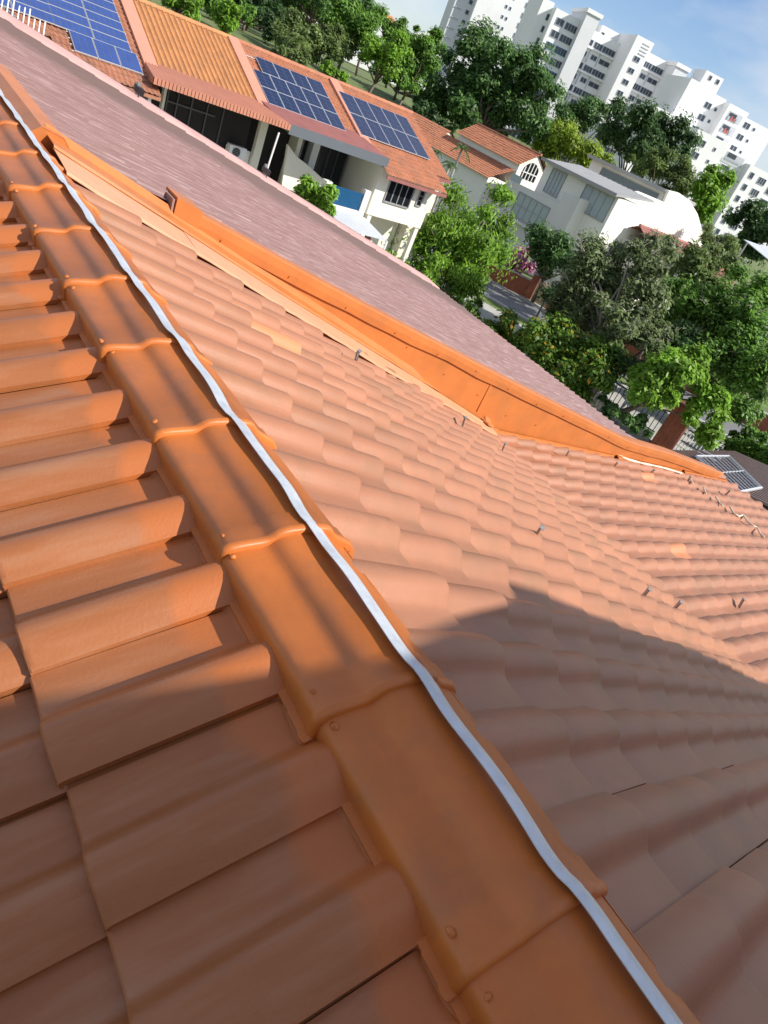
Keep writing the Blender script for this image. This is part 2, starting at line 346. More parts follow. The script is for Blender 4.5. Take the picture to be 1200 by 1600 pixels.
# mortar bed that closes the gap between the ridge caps and the tiles, with a ragged foot
for s_ in (-1, 1):
    mb = MB(); rows = []
    ys = np.arange(-2.2, 5.3, 0.02); r1 = np.convolve(rng.normal(0, 1, len(ys) + 8), np.ones(9) / 9, 'valid') * .02
    for y, e in zip(ys, r1):
        def roll(yy):
            v = ((0.455 - yy) % TW) if s_ < 0 else ((yy - 0.29) % TW)
            return np.interp(v, [a for a, b in PROF], [b for a, b in PROF])
        foot = (0.190 if s_ < 0 else 0.204) + abs(e) * .7; h = roll(y) + .006
        f2 = AZ - .012 - math.tan(P20) * foot + h
        rows.append([(AX + s_ * .150, y, AZ - .010), (AX + s_ * .168, y, AZ - .040), (AX + s_ * .176, y, AZ - .056 + e * .2), (AX + s_ * foot, y, min(f2 + .003, AZ - .058)), (AX + s_ * (foot + .010), y, f2 - .018)])
    mb.sheet(rows); mb.build('mortar_bed', MAT['mortar_orange'], house, smooth=True)

# flat metal conductor tape clipped along the crown of the ridge
tape = thing('metal_tape', 'long flat grey metal conductor tape running along the orange ridge', 'metal tape', (AX + .03, 0, AZ + .05))
mb = MB(); rows = []; rows2 = []
yy = np.arange(-2.0, 5.4, 0.02)
bend = np.interp(yy, np.arange(-2.2, 5.7, 0.19), rng.normal(0, .0014, len(np.arange(-2.2, 5.7, 0.19))))
for y, b in zip(yy, bend):
    ph = ((CAP_Y0 - y) / CAPL) % 1.0             # 0 at a collar
    hump = math.exp(-((min(ph, 1 - ph)) / .09) ** 2) * .007
    shift = 0.005 * math.exp(-((ph - .10) / .10) ** 2) + (-.004) * math.exp(-((ph - .92) / .12) ** 2)
    z = AZ + .0475 + .012 + .009 * math.sin(math.pi * ph) + hump * .8 + 0.002 * math.sin(y * 23)
    xc = AX + .036 + b + shift; tw = .0205; tl_ = -.10 + .5 * b
    rows.append([(xc - tw, y, z + .006), (xc, y, z + .0035), (xc + tw, y, z - .008)])
mb.sheet(rows, (0, 0, -.0022)); mb.build('strip', MAT['tape_metal'], tape)
for k in range(-2, 12):
    y = CAP_Y0 - k * CAPL - .012; mb = MB(); mb.sheet([[(AX - .004, y - .012, AZ + .060), (AX + .014, y - .012, AZ + .0735), (AX + .060, y - .012, AZ + .0705), (AX + .078, y - .012, AZ + .050)],
                                                       [(AX - .004, y + .012, AZ + .060), (AX + .014, y + .012, AZ + .0735), (AX + .060, y + .012, AZ + .0705), (AX + .078, y + .012, AZ + .050)]], (0, 0, -.003))
    # the saddle lies under the tape
# ------------------------------------------------------------------ party wall and flashings along the verge
YW = 4.3
def zroof(x): return AZ - math.tan(P20) * (x - AX) if x < KX else KZ - math.tan(P7) * (x - KX)
top = [at_y(px, py, YW) for px, py in ((275, 315), (500, 440), (640, 514), (800, 597), (983, 690), (1050, 709), (1124, 738))]
tx = [p[0] for p in top]; tz = [p[2] for p in top]
def ztop(x): return float(np.interp(x, tx, tz))
pw = house
xs = list(np.linspace(tx[0], tx[-1], 40))
mb = MB(); a = [(x, YW, ztop(x) - .015) for x in xs]; b = [(x, YW - .0, zroof(x) + .01) for x in xs]
mb.sheet([a, [(x, YW - .012, z - .10) for (x, y, z) in a], [(x, YW - .006, max(zb, min(zb, z - .11))) for (x, y, z), (_, _, zb) in zip(a, b)]])
mb.sheet([a, [(x, YW + .13, z) for x, y, z in a], [(x, YW + .13, z - .6) for x, y, z in a]])
mb.poly([(xs[0], YW, b[0][2]), (xs[0], YW, a[0][2]), (xs[0], YW + .13, a[0][2]), (xs[0], YW + .13, b[0][2])])
mb.build('party_wall', MAT['orange_paint'], house, smooth=False)
# coping sheet with a hem lapping down the near face
mb = MB(); wob = rng.normal(0, .004, len(xs)); rows = []
for q, x in enumerate(xs):
    z = ztop(x); hem = min(.105, max(.02, (z - zroof(x)) * .55)) + wob[q]
    rows.append([(x, YW - .030, z - hem), (x, YW - .034, z - hem * .5), (x, YW - .030, z - .002), (x, YW - .015, z + .008), (x, YW + .10, z + .012), (x, YW + .17, z + .002), (x, YW + .175, z - .05)])
mb.sheet(rows, (0, .004, -.004)); mb.build('coping', MAT['orange_paint'], house)
# raised butt end of the coping, pinkish raw mortar on its end face
z0 = ztop(tx[0]); mb = MB(); mb.hexa([(tx[0] - .02, YW - .045, z0 - .20), (tx[0] + .16, YW - .036, z0 - .22), (tx[0] + .16, YW + .17, z0 - .2), (tx[0] - .02, YW + .17, z0 - .2)], [(tx[0] - .01, YW - .04, z0 + .035), (tx[0] + .16, YW - .036, z0 - .012), (tx[0] + .16, YW + .17, z0 - .012), (tx[0] - .01, YW + .16, z0 + .035)]); mb.build('coping_end', MAT['orange_paint'], house)
mb = MB(); mb.box(tx[0] - .034, tx[0] - .022, YW - .035, YW + .155, z0 - .20, z0 + .02); 
mat('raw_mortar', (0.34, 0.20, 0.17), rough=0.9, var=0.2, scale=20, bump=0.004); mb.build('coping_end_face', MAT['raw_mortar'], house)
# low upstand between the ridge end and the coping
low = [at_y(px, py, YW) for px, py in ((66, 198), (84, 210), (110, 228), (170, 275), (225, 305), (253, 322))]
mb = MB(); mb.sheet([[(p[0], YW, zroof(p[0]) + .02) for p in low], [(p[0], YW - .01, p[2] - .005) for p in low], [(p[0], YW + .02, p[2]) for p in low], [(p[0], YW + .14, p[2] - .01) for p in low], [(p[0], YW + .14, p[2] - .5) for p in low]])
mb.poly([(low[-1][0], YW, zroof(low[-1][0])), (low[-1][0], YW - .01, low[-1][2]), (low[-1][0], YW + .14, low[-1][2] - .01), (low[-1][0], YW + .14, low[-1][2] - .3)])
mb.build('upstand', MAT['orange_paint'], house)
# orange skirt flashing and the salmon verge strip that rests on the tiles
def y_near(x): return float(np.interp(x, [0.9, 2.5, 5.35, 5.6, 11.8], [3.80, 3.80, 4.10, 4.22, 4.24]))
xs2 = sorted(set(list(np.linspace(1.02, 5.4, 60)) + [5.5, 5.55] + list(np.linspace(5.6, EAVE_X - .15, 50))))
w1 = np.convolve(rng.normal(0, 1, len(xs2) + 4), np.ones(5) / 5, 'valid') * .006
seg = [1.02, 1.75, 3.3, 5.52, 8.0, 10.0, EAVE_X - .15]
for q in range(len(seg) - 1):
    sx = [x for x in xs2 if seg[q] - .03 <= x <= seg[q + 1] + .05]; mb = MB(); rows = []
    for x in sx:
        w = w1[xs2.index(x)]; zr = zroof(x); yn = y_near(x) + w * 2
        rows.append([(x, yn, zr + .056 + w), (x, yn + .004, zr + .068 + w), (x, yn + (.16 if x < 5.5 else .06), zr + .080 + w * .4 + .003 * (q % 2)), (x, min(yn + .30, YW - .04), zr + .089 + .003 * (q % 2))])
    mb.sheet(rows, (0, 0, -.004)); mb.build('verge_strip', MAT['salmon_flashing'] if q < 3 else MAT['orange_paint'], house)
mb = MB(); rows = []
for x in xs2:
    zr = zroof(x); w = w1[xs2.index(x)]; yn = y_near(x)
    y_s = yn + (.27 if x < 5.3 else .10)
    rows.append([(x, y_s, zr + .094 + w * .3), (x, y_s + .01, zr + .106), (x, max(YW - .05, y_s + .03), zr + .112), (x, max(YW - .012, y_s + .05), zr + .15)])
mb.sheet(rows, (0, .003, -.004)); mb.build('skirt_flashing', MAT['orange_paint'], house)
scr = []
mb0 = MB(); 
for i in range(5):
    for j in range(6): pass
def bolt(p, r=.007):
    m_ = MB(); m_.tube([np.array(p) + (0, .008, 0), np.array(p) + (0, -.007, .001)], [r, r * .7], 7); return m_.build('screw', MAT['orange_paint'], house)
for x in np.linspace(2.1, 8.2, 12):
    bolt((x, YW - .036, ztop(x) - .075 + R.uniform(-.02, .02)))
    if x < 6.5 and ztop(x) - zroof(x) > .3: bolt((x + .2, YW - .014, zroof(x) + .20 + R.uniform(-.02, .03)))
# a vertical lap seam in the wall sheet
p = at_y(770, 590, YW); mb = MB(); mb.box(p[0] - .004, p[0] + .012, YW - .018, YW - .003, zroof(p[0]) + .14, ztop(p[0]) - .09); mb.build('seam', MAT['orange_paint'], house)

# metal clips pushed under the tile laps
def clip_at(px, py):
    pl = at_p(px, py, np.array([AX, 0, AZ]) + n20 * .055, n20); n = n20; dwn = np.array([math.cos(P20), 0, -math.sin(P20)])
    if pl[0] > KX - .1 or pl[0] < 0:
        n = np.array([math.sin(P7), 0, math.cos(P7)]); pl = at_p(px, py, np.array([KX, 0, KZ]) + n * .055, n); dwn = np.array([math.cos(P7), 0, -math.sin(P7)])
    return pl, n, dwn
n20 = np.array([math.sin(P20), 0, math.cos(P20)])
for px, py in ((556, 562), (723, 663), (785, 702), (884, 712), (958, 729), (1016, 739), (1075, 750), (1135, 771), (836, 836), (1005, 929), (1055, 948), (1157, 943)):
    pl, n, dwn = clip_at(px, py); pl = pl - n * .01; h = .075 if py > 800 else .085; w = .024
    ex = np.array([.80, .52, 0]) if py > 800 else np.array([.75, .62, 0]); ex /= np.linalg.norm(ex); fw = np.array([ex[1], -ex[0], 0]); up = np.array([0, 0, 1.0]) * .96 + fw * R.uniform(-.2, .2)
    cp = lambda u, v, k: pl + ex * u + up * v + fw * k
    mb = MB()
    mb.sheet([[cp(-w, -.03, .0), cp(w, -.03, .0)], [cp(-w, h, .004), cp(w, h, .004)]], fw * -.002)
    mb.sheet([[cp(-w, h, .004), cp(w, h, .004)], [cp(-w, h - .004, .03), cp(w, h - .004, .03)]], up * -.002)
    for sg in (-1, 1): mb.sheet([[cp(sg * w, -.03, .0), cp(sg * w, h, .004)], [cp(sg * w, -.03, .010), cp(sg * w, h, .014)]], ex * (-.002 * sg))
    o = mb.build('metal_clip', MAT['clip_metal'], house)
    mb = MB(); mb.sheet([[cp(-w * .35, h * .18, .0045), cp(w * .35, h * .18, .0045)], [cp(-w * .35, h * .80, .0065), cp(w * .35, h * .80, .0065)]], fw * .002); mb.build('slot_plate', MAT['tape_metal'], o)
# dried sealant: a bead below the flashing and a wandering line on the tiles
def bead(pts, r, name):
    P3 = []
    for px, py in pts:
        pl, n, dwn = clip_at(px, py); P3.append(pl + n * .016)
    fine = []
    for i in range(len(P3) - 1):
        for t in np.linspace(0, 1, 5)[:-1]: fine.append(P3[i] * (1 - t) + P3[i + 1] * t)
    mb = MB(); mb.tube(fine + [P3[-1]], [r * R.uniform(.7, 1.25) for _ in range(len(fine) + 1)], 6); mb.build(name, MAT['sealant'], house, smooth=True)
bead([(963, 713), (985, 721), (1005, 726), (1030, 731), (1048, 736), (1064, 741)], .016, 'sealant_bead')
bead([(1077, 748), (1081, 757)], .012, 'sealant_bead')
bead([(1098, 763), (1102, 773)], .012, 'sealant_bead')
bead([(1117, 778), (1124, 788), (1128, 792)], .012, 'sealant_bead')
bead([(1139, 793), (1146, 804), (1153, 808), (1160, 806), (1168, 817), (1176, 823), (1182, 826), (1187, 836), (1193, 841)], .013, 'sealant_bead')
# eave fascia
mb = MB(); ze = zroof(EAVE_X); mb.box(EAVE_X - .06, EAVE_X - .02, -3, YW, ze - .28, ze - .05); mb.build('fascia', MAT['orange_paint'], house)

# ------------------------------------------------------------------ the neighbour's pinkish roof
mat('pink_tile', (0.215, 0.120, 0.110), rough=0.62, var=0.14, scale=6.0, bump=0.003, bscale=60, dirt=(0.46, 0.34, 0.33), dirt_scale=10, dirt_amt=0.55, stretch=(0.35, 7.0, 1.0))
def stain_by_y(m, y_edge, width, col, amt):
    """the brown weathered band that follows the far verge, with a drifting edge"""
    nt = m.node_tree; b = nt.nodes['Principled BSDF']; src = b.inputs['Base Color'].links[0].from_socket
    geo = nt.nodes.new('ShaderNodeNewGeometry'); sp = nt.nodes.new('ShaderNodeSeparateXYZ'); nt.links.new(geo.outputs['Position'], sp.inputs[0])
    no = nt.nodes.new('ShaderNodeTexNoise'); no.inputs['Scale'].default_value = 0.5; no.inputs['Detail'].default_value = 5; nt.links.new(geo.outputs['Position'], no.inputs['Vector'])
    ma = nt.nodes.new('ShaderNodeMath'); ma.operation = 'MULTIPLY_ADD'; ma.inputs[1].default_value = 2.4; nt.links.new(no.outputs['Fac'], ma.inputs[0]); nt.links.new(sp.outputs['Y'], ma.inputs[2])
    mr = nt.nodes.new('ShaderNodeMapRange'); mr.inputs['From Min'].default_value = y_edge + 1.2 - width; mr.inputs['From Max'].default_value = y_edge + 1.2 + width; mr.inputs['To Max'].default_value = amt; nt.links.new(ma.outputs[0], mr.inputs[0])
    mx = nt.nodes.new('ShaderNodeMixRGB'); nt.links.new(mr.outputs[0], mx.inputs['Fac']); nt.links.new(src, mx.inputs['Color1']); mx.inputs['Color2'].default_value = (*col, 1); nt.links.new(mx.outputs[0], b.inputs['Base Color'])
stain_by_y(MAT['pink_tile'], 8.1, .45, (0.130, 0.080, 0.068), 0.9)
mat('pink_cement', (0.54, 0.31, 0.28), rough=0.8, var=0.14, scale=3.0, bump=0.003, bscale=30)
def tile_field(origin, across, down, width, length, tw, te, amp, lift, nprof=7):
    """profiled tiles as one sheet: rolls across, lapped courses down the slope"""
    o = np.array(origin, float); a = np.array(across, float); a /= np.linalg.norm(a); d = np.array(down, float); d /= np.linalg.norm(d); n = np.cross(a, d); n *= np.sign(n[2])
    nc = max(1, int(round(width / tw))); nr = max(1, int(round(length / te))); tw = width / nc; te = length / nr
    pv = np.linspace(0, 1, nprof)[:-1]; ph = np.where(pv < .45, 0.0, np.sin((pv - .45) / .55 * math.pi)) * amp
    vv = np.concatenate([(np.arange(nc)[:, None] + pv[None, :]).ravel() * tw, [width]]); hh = np.concatenate([np.tile(ph, nc), [0.0]])
    vs = []; fs = []; m = len(vv)
    for r in range(nr):
        for u, h in ((r * te, 0.0), ((r + 1) * te, lift), ((r + 1) * te, 0.0)):
            jit = np.repeat(rng.normal(0, lift * .22, nc + 1), nprof - 1)[:m] if h == lift else 0
            vs.append(o + a * vv[:, None] + d * u + n * (hh + h + jit)[:, None])
    V = np.concatenate(vs); nrow = len(vs)
    idx = np.arange(m - 1)
    for r in range(nrow - 1): fs.append(np.stack([r * m + idx, r * m + idx + 1, (r + 1) * m + idx + 1, (r + 1) * m + idx], 1))
    return V, np.concatenate(fs)
def field_obj(name, args, m, parent, smooth=True):
    V, Fc = tile_field(*args); me = bpy.data.meshes.new(name); me.from_pydata((V - OFF[parent.name]).tolist(), [], Fc.tolist()); me.update()
    o = link_mesh(name, me, m, parent)
    if smooth: me.shade_smooth(); me.set_sharp_from_angle(angle=math.radians(50))
    return tag(o, kind='stuff')
P14 = math.radians(14); n14 = np.array([math.sin(P14), 0, math.cos(P14)]); d14 = np.array([math.cos(P14), 0, -math.sin(P14)])
p14 = np.array([tx[0], YW + .13, tz[0] - .03])
NE = at_p(665, 440, p14, n14); NV = at_p(320, 228, p14, n14); NEAVE = NE[0]; NY = NV[1] + .15
nb = thing('neighbouring_house', 'house next door with a weathered pinkish-brown tile roof below the orange wall', 'house', (4.0, 7.0, G))
x0n = -2.0; on = p14 + d14 * ((x0n - p14[0]) / d14[0])
def on_(x): return p14[2] - math.tan(P14) * (x - p14[0])
field_obj('roof_tiling', ((.975, YW + .02, on_(.975)), (0, 1, 0), d14, NY - YW - .12, (NEAVE - .975) / d14[0], .118, .30, .040, .012, 9), MAT['pink_tile'], nb)
field_obj('roof_tiling', ((x0n, 5.45, on_(x0n)), (0, 1, 0), d14, NY - 5.55, (.975 - x0n) / d14[0], .118, .30, .040, .012, 9), MAT['pink_tile'], nb)
def nz(x): return p14[2] - math.tan(P14) * (x - p14[0])
mb = MB(); mb.sheet([[(1.1, y, nz(1.1) - .05) for y in (YW + .14, NY)], [(NEAVE - .05, y, nz(NEAVE) - .05) for y in (YW + .14, NY)]], (0, 0, -.15)); mb.build('roof_deck', MAT['dark_gap'], nb)
mb = MB(); mb.sheet([[(.93, y, AZ + .046), (.99, y, on_(.99) + .062), (1.10, y, on_(1.10) + .062), (1.13, y, on_(1.13) + .03)] for y in (4.22, 4.5, 4.9, 5.3, 5.7)], (0, 0, -.004)); mb.poly([(.93, 4.222, AZ + .046), (.99, 4.222, on_(.99) + .061), (1.10, 4.222, on_(1.10) + .061), (1.13, 4.222, on_(1.13) + .03), (1.13, 4.222, on_(1.13) - .12), (.93, 4.222, AZ - .06)]); mb.build('ridge_flashing', MAT['orange_paint'], house)
# cement verge on the far side: a sloping fillet and an upstand
sxs = np.linspace(x0n, NEAVE, 30); wv = np.convolve(rng.normal(0, 1, 34), np.ones(5) / 5, 'valid') * .02
mb = MB(); mb.sheet([[(x, NY - .50 + w * 4, nz(x) + .010), (x, NY - .42 + w * 3, nz(x) + .062), (x, NY - .03, nz(x) + .086 + w * .2), (x, NY + .10, nz(x) + .088), (x, NY + .10, nz(x) - .3)] for x, w in zip(sxs, wv)])
mb.build('verge_cement', MAT['pink_cement'], nb, smooth=True)
mb = MB(); mb.sheet([[(NEAVE - .10, y, nz(NEAVE) + .02) , (NEAVE + .02, y, nz(NEAVE) - .02), (NEAVE + .02, y, nz(NEAVE) - .2)] for y in (YW + .2, NY + .1)]); mb.build('eave_edge', MAT['pink_tile'], nb)
mb = MB(); mb.box(x0n, NEAVE - .5, YW + .2, NY, G, nz(NEAVE) - .45); mb.build('wall', MAT['plaster_white'], nb)
# loose bits on the pink roof
mat('black_plastic', (0.02, 0.02, 0.022), rough=0.45); mat('white_paint', (0.80, 0.80, 0.78), rough=0.5, var=0.04)
mat('grey_metal', (0.30, 0.32, 0.34), rough=0.45, metal=0.5, var=0.08)
def flood(px, py, label):
    b = at_y(px, py, NY - .02); t = thing('floodlight', label, 'lamp', (b[0], b[1], nz(b[0]) + .09))
    x, y, z = b[0], b[1], nz(b[0]) + .13
    m_ = MB(); m_.box(x - .02, x + .02, y - .02, y + .02, z - .08, z + .10); m_.build('bracket', MAT['grey_metal'], t)
    m_ = MB(); m_.prism([(x - .06, y - .05, z + .0), (x + .06, y - .05, z - .04), (x + .06, y - .08, z + .03), (x - .06, y - .08, z + .07)], (0, .05, .015)); m_.build('lamp_body', MAT['black_plastic'], t)
    m_ = MB(); m_.tube([(x - .02, y - .1, z), (x - .05, y - .22, z - .09), (x + .10, y - .34, z - .13), (x + .20, y - .36, z - .16)], .008, 5); m_.build('cable', MAT['black_plastic'], t)
flood(212, 160, 'black floodlight on the pink verge in front of the white wall window')
flood(408, 288, 'small black floodlight on the pink verge at the foot of the white pole')
b0 = at_y(407, 296, NY + .02); b1 = at_y(436, 207, NY + .02); po = thing('thin_pole', 'thin white pole standing on the pink verge in front of the balconies', 'pole', (b0[0], b0[1], b0[2]))
mb = MB(); mb.tube([b0 - (0, 0, .1), b0 * .5 + b1 * .5, b1], .013, 6); mb.build('pole', MAT['white_paint'], po)
mb = MB(); mb.tube([b0 + (0, 0, .0), b0 + (0, 0, .06)], .03, 8); mb.build('foot', MAT['black_plastic'], po)
# television aerial beyond the verge
b0 = at_y(45, 52, NY + .35); ae = thing('television_aerial', 'white television aerial with many short rods beside the pink verge', 'aerial', b0)
bm0 = at_y(2, 8, NY + .35); bm1 = at_y(66, 62, NY + .35)
mb = MB(); mb.tube([bm0, bm1], .012, 5); mb.build('boom', MAT['grey_metal'], ae)
for k in range(9):
    c = bm0 * (1 - k / 8) + bm1 * (k / 8); mb = MB(); mb.tube([c + (-.02, -.10, -.07), c + (.03, .08, .12 + .03 * (k % 3))], .008, 4); mb.build('rod', MAT['white_paint'], ae)
mb = MB(); mb.tube([b0 + (0, 0, .0), b0 - (0, 0, .8)], .016, 5); mb.build('mast', MAT['grey_metal'], ae)
# ------------------------------------------------------------------ ground, road, verge
mat('grass', (0.115, 0.155, 0.048), rough=0.9, var=0.35, scale=1.2, bump=0.05, bscale=8, dirt=(0.20, 0.19, 0.08), dirt_scale=0.35, dirt_amt=0.6)
mat('asphalt', (0.17, 0.17, 0.18), rough=0.85, var=0.12, scale=3, bump=0.004, bscale=60, dirt=(0.24, 0.24, 0.24), dirt_scale=0.7, dirt_amt=0.6)
mat('concrete', (0.42, 0.41, 0.38), rough=0.9, var=0.12, scale=1.3, bump=0.004, bscale=40, dirt=(0.27, 0.26, 0.23), dirt_scale=0.9, dirt_amt=0.5)
mat('verge_grass', (0.13, 0.19, 0.045), rough=0.9, var=0.3, scale=5, bump=0.03, bscale=30)
mat('line_paint', (0.72, 0.72, 0.70), rough=0.7, var=0.1, scale=9)
def ground_z(x, y):
    t = np.clip((y - 0.3 * x - 46) / 34, 0, 1); t = t * t * (3 - 2 * t); return G + 5.4 * t
gx = np.concatenate([np.linspace(-900, -80, 14), np.linspace(-60, 260, 66), np.linspace(300, 1500, 14)]); gy = np.concatenate([np.linspace(-700, -60, 10), np.linspace(-40, 260, 62), np.linspace(300, 1700, 14)])
mb = MB(); mb.sheet([[(x, y, float(ground_z(x, y))) for x in gx] for y in gy]); tag(mb.build('ground', MAT['grass'], smooth=True), kind='structure')
RD = np.array([0.325, -0.946, 0]); RN = np.array([0.946, 0.325, 0]); R0 = np.array([34.9, 31.0, G])      # the street runs down towards the right
def strip(name, a, b, z, m, s0=-60, s1=70, kind='structure'):
    mb = MB(); mb.sheet([[R0 + RD * s + RN * t + (0, 0, z) for t in (a, b)] for s in np.linspace(s0, s1, 27)]); return tag(mb.build(name, m), kind=kind)
strip('road', -2.35, 2.35, .012, MAT['asphalt'])
strip('concrete_apron', -8.5, -3.6, .008, MAT['concrete'])
strip('grass_verge', -3.6, -2.5, .016, MAT['verge_grass'])
strip('footpath', 2.47, 3.3, .05, MAT['concrete'])
def kerb(t, nm):
    mb = MB(); A = R0 + RD * -60 + RN * t; B = R0 + RD * 70 + RN * t; w = RN * .06
    mb.hexa([A - w, B - w, B + w, A + w], [A - w + (0, 0, .12), B - w + (0, 0, .12), B + w + (0, 0, .12), A + w + (0, 0, .12)]); tag(mb.build(nm, MAT['concrete']), kind='structure')
kerb(-2.42, 'kerb_near'); kerb(2.41, 'kerb_far')
strip('road_marking', -1.75, -1.62, .020, MAT['line_paint'])
mb = MB(); mb.sheet([[(11.9, y, G + .006) for y in (-20, 30)], [(31.5, y, G + .006) for y in (-20, 30)]]); tag(mb.build('pavement', MAT['concrete']), kind='structure')

# ------------------------------------------------------------------ small builders for the houses
mat('cream_wall', (0.74, 0.71, 0.60), rough=0.85, var=0.05, scale=1.0, bump=0.003, bscale=30)
mat('white_wall', (0.80, 0.80, 0.77), rough=0.85, var=0.05, scale=0.8, bump=0.003, bscale=30, dirt=(0.6, 0.6, 0.56), dirt_scale=0.6, dirt_amt=0.35)
mat('dark_glass', (0.012, 0.014, 0.018), rough=0.12, spec=0.35); mat('grey_glass', (0.16, 0.20, 0.22), rough=0.15); mat('pale_glass', (0.36, 0.42, 0.44), rough=0.2)
mat('frame_dark', (0.07, 0.07, 0.07), rough=0.5); mat('frame_grey', (0.30, 0.30, 0.30), rough=0.5); mat('frame_white', (0.72, 0.72, 0.70), rough=0.5)
mat('terracotta', (0.42, 0.165, 0.085), rough=0.75, var=0.18, scale=2.5, bump=0.004, dirt=(0.25, 0.14, 0.10), dirt_scale=1.6, dirt_amt=0.55)
mat('terracotta_old', (0.36, 0.15, 0.085), rough=0.8, var=0.22, scale=3, bump=0.004, dirt=(0.16, 0.10, 0.07), dirt_scale=1.4, dirt_amt=0.7)
mat('orange_tile', (0.50, 0.225, 0.085), rough=0.7, var=0.14, scale=2, dirt=(0.30, 0.15, 0.08), dirt_scale=1.5, dirt_amt=0.5)
mat('salmon_band', (0.55, 0.25, 0.17), rough=0.75, var=0.06, scale=1)
mat('awning_orange', (0.46, 0.185, 0.115), rough=0.5, var=0.08, scale=1.5)
mat('maroon_roof', (0.27, 0.10, 0.085), rough=0.7, var=0.12, scale=2)
mat('grey_fascia', (0.105, 0.120, 0.135), rough=0.55, var=0.06, scale=1.2)
mat('canopy_grey', (0.48, 0.51, 0.55), rough=0.4, var=0.06, scale=1.5)
mat('solar_blue', (0.045, 0.085, 0.27), rough=0.16, var=0.10, scale=2.5, spec=0.5); mat('solar_dark', (0.022, 0.032, 0.075), rough=0.16, var=0.12, scale=2.5)
mat('solar_cell_line', (0.09, 0.11, 0.18), rough=0.4); mat('aluminium', (0.68, 0.69, 0.70), rough=0.4, metal=0.3)
mat('brick_red', (0.30, 0.095, 0.050), rough=0.85, var=0.2, scale=4, bump=0.004); mat('brick_dark', (0.15, 0.055, 0.035), rough=0.9, var=0.2, scale=4)
mat('brown_metal', (0.17, 0.11, 0.092), rough=0.5, var=0.1, scale=3); mat('wood_gate', (0.52, 0.38, 0.22), rough=0.7, var=0.12, scale=4)
def boxpart(parent, name, m, *b):
    mb = MB(); mb.box(*b); return mb.build(name, m, parent)
def window(parent, x0, x1, z0, z1, y, n=2, rows=1, fm='frame_white', gm='dark_glass', fw=.05, axis='y', sgn=-1):
    """glazed window in a wall that faces -y (or -x with axis 'x'); frame with mullions, one pane for each light"""
    def bx(mb, a0, a1, b0, b1, d0, d1):
        if axis == 'y': mb.box(a0, a1, y + min(d0, d1), y + max(d0, d1), b0, b1)
        else: mb.box(y + min(d0, d1), y + max(d0, d1), a0, a1, b0, b1)
    mb = MB(); bx(mb, x0 - fw, x0, z0 - fw, z1 + fw, -.06, .02); bx(mb, x1, x1 + fw, z0 - fw, z1 + fw, -.06, .02); bx(mb, x0, x1, z1, z1 + fw, -.06, .02); bx(mb, x0, x1, z0 - fw, z0, -.085, .02)
    w = (x1 - x0) / n
    for i in range(1, n): bx(mb, x0 + i * w - fw * .4, x0 + i * w + fw * .4, z0, z1, -.045, .02)
    h = (z1 - z0) / rows
    for j in range(1, rows): bx(mb, x0, x1, z0 + j * h - fw * .35, z0 + j * h + fw * .35, -.040, .018)
    f = mb.build('window', MAT[fm], parent)
    for i in range(n):
        for j in range(rows):
            mb = MB(); bx(mb, x0 + i * w + fw * .4, x0 + (i + 1) * w - fw * .4, z0 + j * h + fw * .35, z0 + (j + 1) * h - fw * .35, -.016 - R.uniform(0, .004), .0); mb.build('pane', MAT[gm], f)
    return f
TS = 0.374
def rz(y): return -3.55 + TS * (y - 29.3)
RIDGE_Y = 34.2
def roof_part(parent, x0, x1, ye, m, tw=.19, te=.30, amp=.035, lift=.03):
    ln = (RIDGE_Y - ye) * math.hypot(1, TS); field_obj('roof_tiling', ((x0, RIDGE_Y, rz(RIDGE_Y)), (1, 0, 0), (0, -1, -TS), x1 - x0, ln, tw, te, amp, lift), MAT[m], parent)
    mb = MB(); mb.sheet([[(x0, ye + .02, rz(ye) - .05), (x1, ye + .02, rz(ye) - .05)], [(x0, RIDGE_Y, rz(RIDGE_Y) - .05), (x1, RIDGE_Y, rz(RIDGE_Y) - .05)], [(x0, RIDGE_Y + 4.6, rz(ye + .4)), (x1, RIDGE_Y + 4.6, rz(ye + .4))]], (0, 0, -.1)); mb.build('roof_deck', MAT['terracotta_old'], parent)
def ridge_row(parent, x0, x1, m):
    n = int((x1 - x0) / .36); me = None
    for i in range(n):
        x = x0 + (x1 - x0) * i / n
        if me is None:
            mb = MB(); l = (x1 - x0) / n; mb.sheet([[(u, .12 * math.cos(a) * (1 + .12 * (u > l * .5)), .02 + .10 * math.sin(a) * (1 + .12 * (u > l * .5))) for a in np.linspace(-.3, math.pi + .3, 8)] for u in (0, l * .92, l * .95, l * 1.06)])
            me = bpy.data.meshes.new('ridge_tile'); me.from_pydata(mb.v, [], mb.f); me.update(); me.shade_smooth(); me.materials.append(MAT[m])
        o = bpy.data.objects.new('ridge_tile', me); C.objects.link(o); o.parent = parent; o.location = Vector((x, RIDGE_Y, rz(RIDGE_Y))) - Vector(OFF[parent.name])
def band(parent, x, w, m='salmon_band', ye=29.2):
    mb = MB(); mb.hexa([(x - w, ye, rz(ye) - .02), (x + w, ye, rz(ye) - .02), (x + w, RIDGE_Y, rz(RIDGE_Y) - .02), (x - w, RIDGE_Y, rz(RIDGE_Y) - .02)],
                       [(x - w, ye, rz(ye) + .12), (x + w, ye, rz(ye) + .12), (x + w, RIDGE_Y, rz(RIDGE_Y) + .12), (x - w, RIDGE_Y, rz(RIDGE_Y) + .12)]); mb.build('party_band', MAT[m], parent)
mat('fine_dark', (0.02, 0.018, 0.017), rough=0.9)

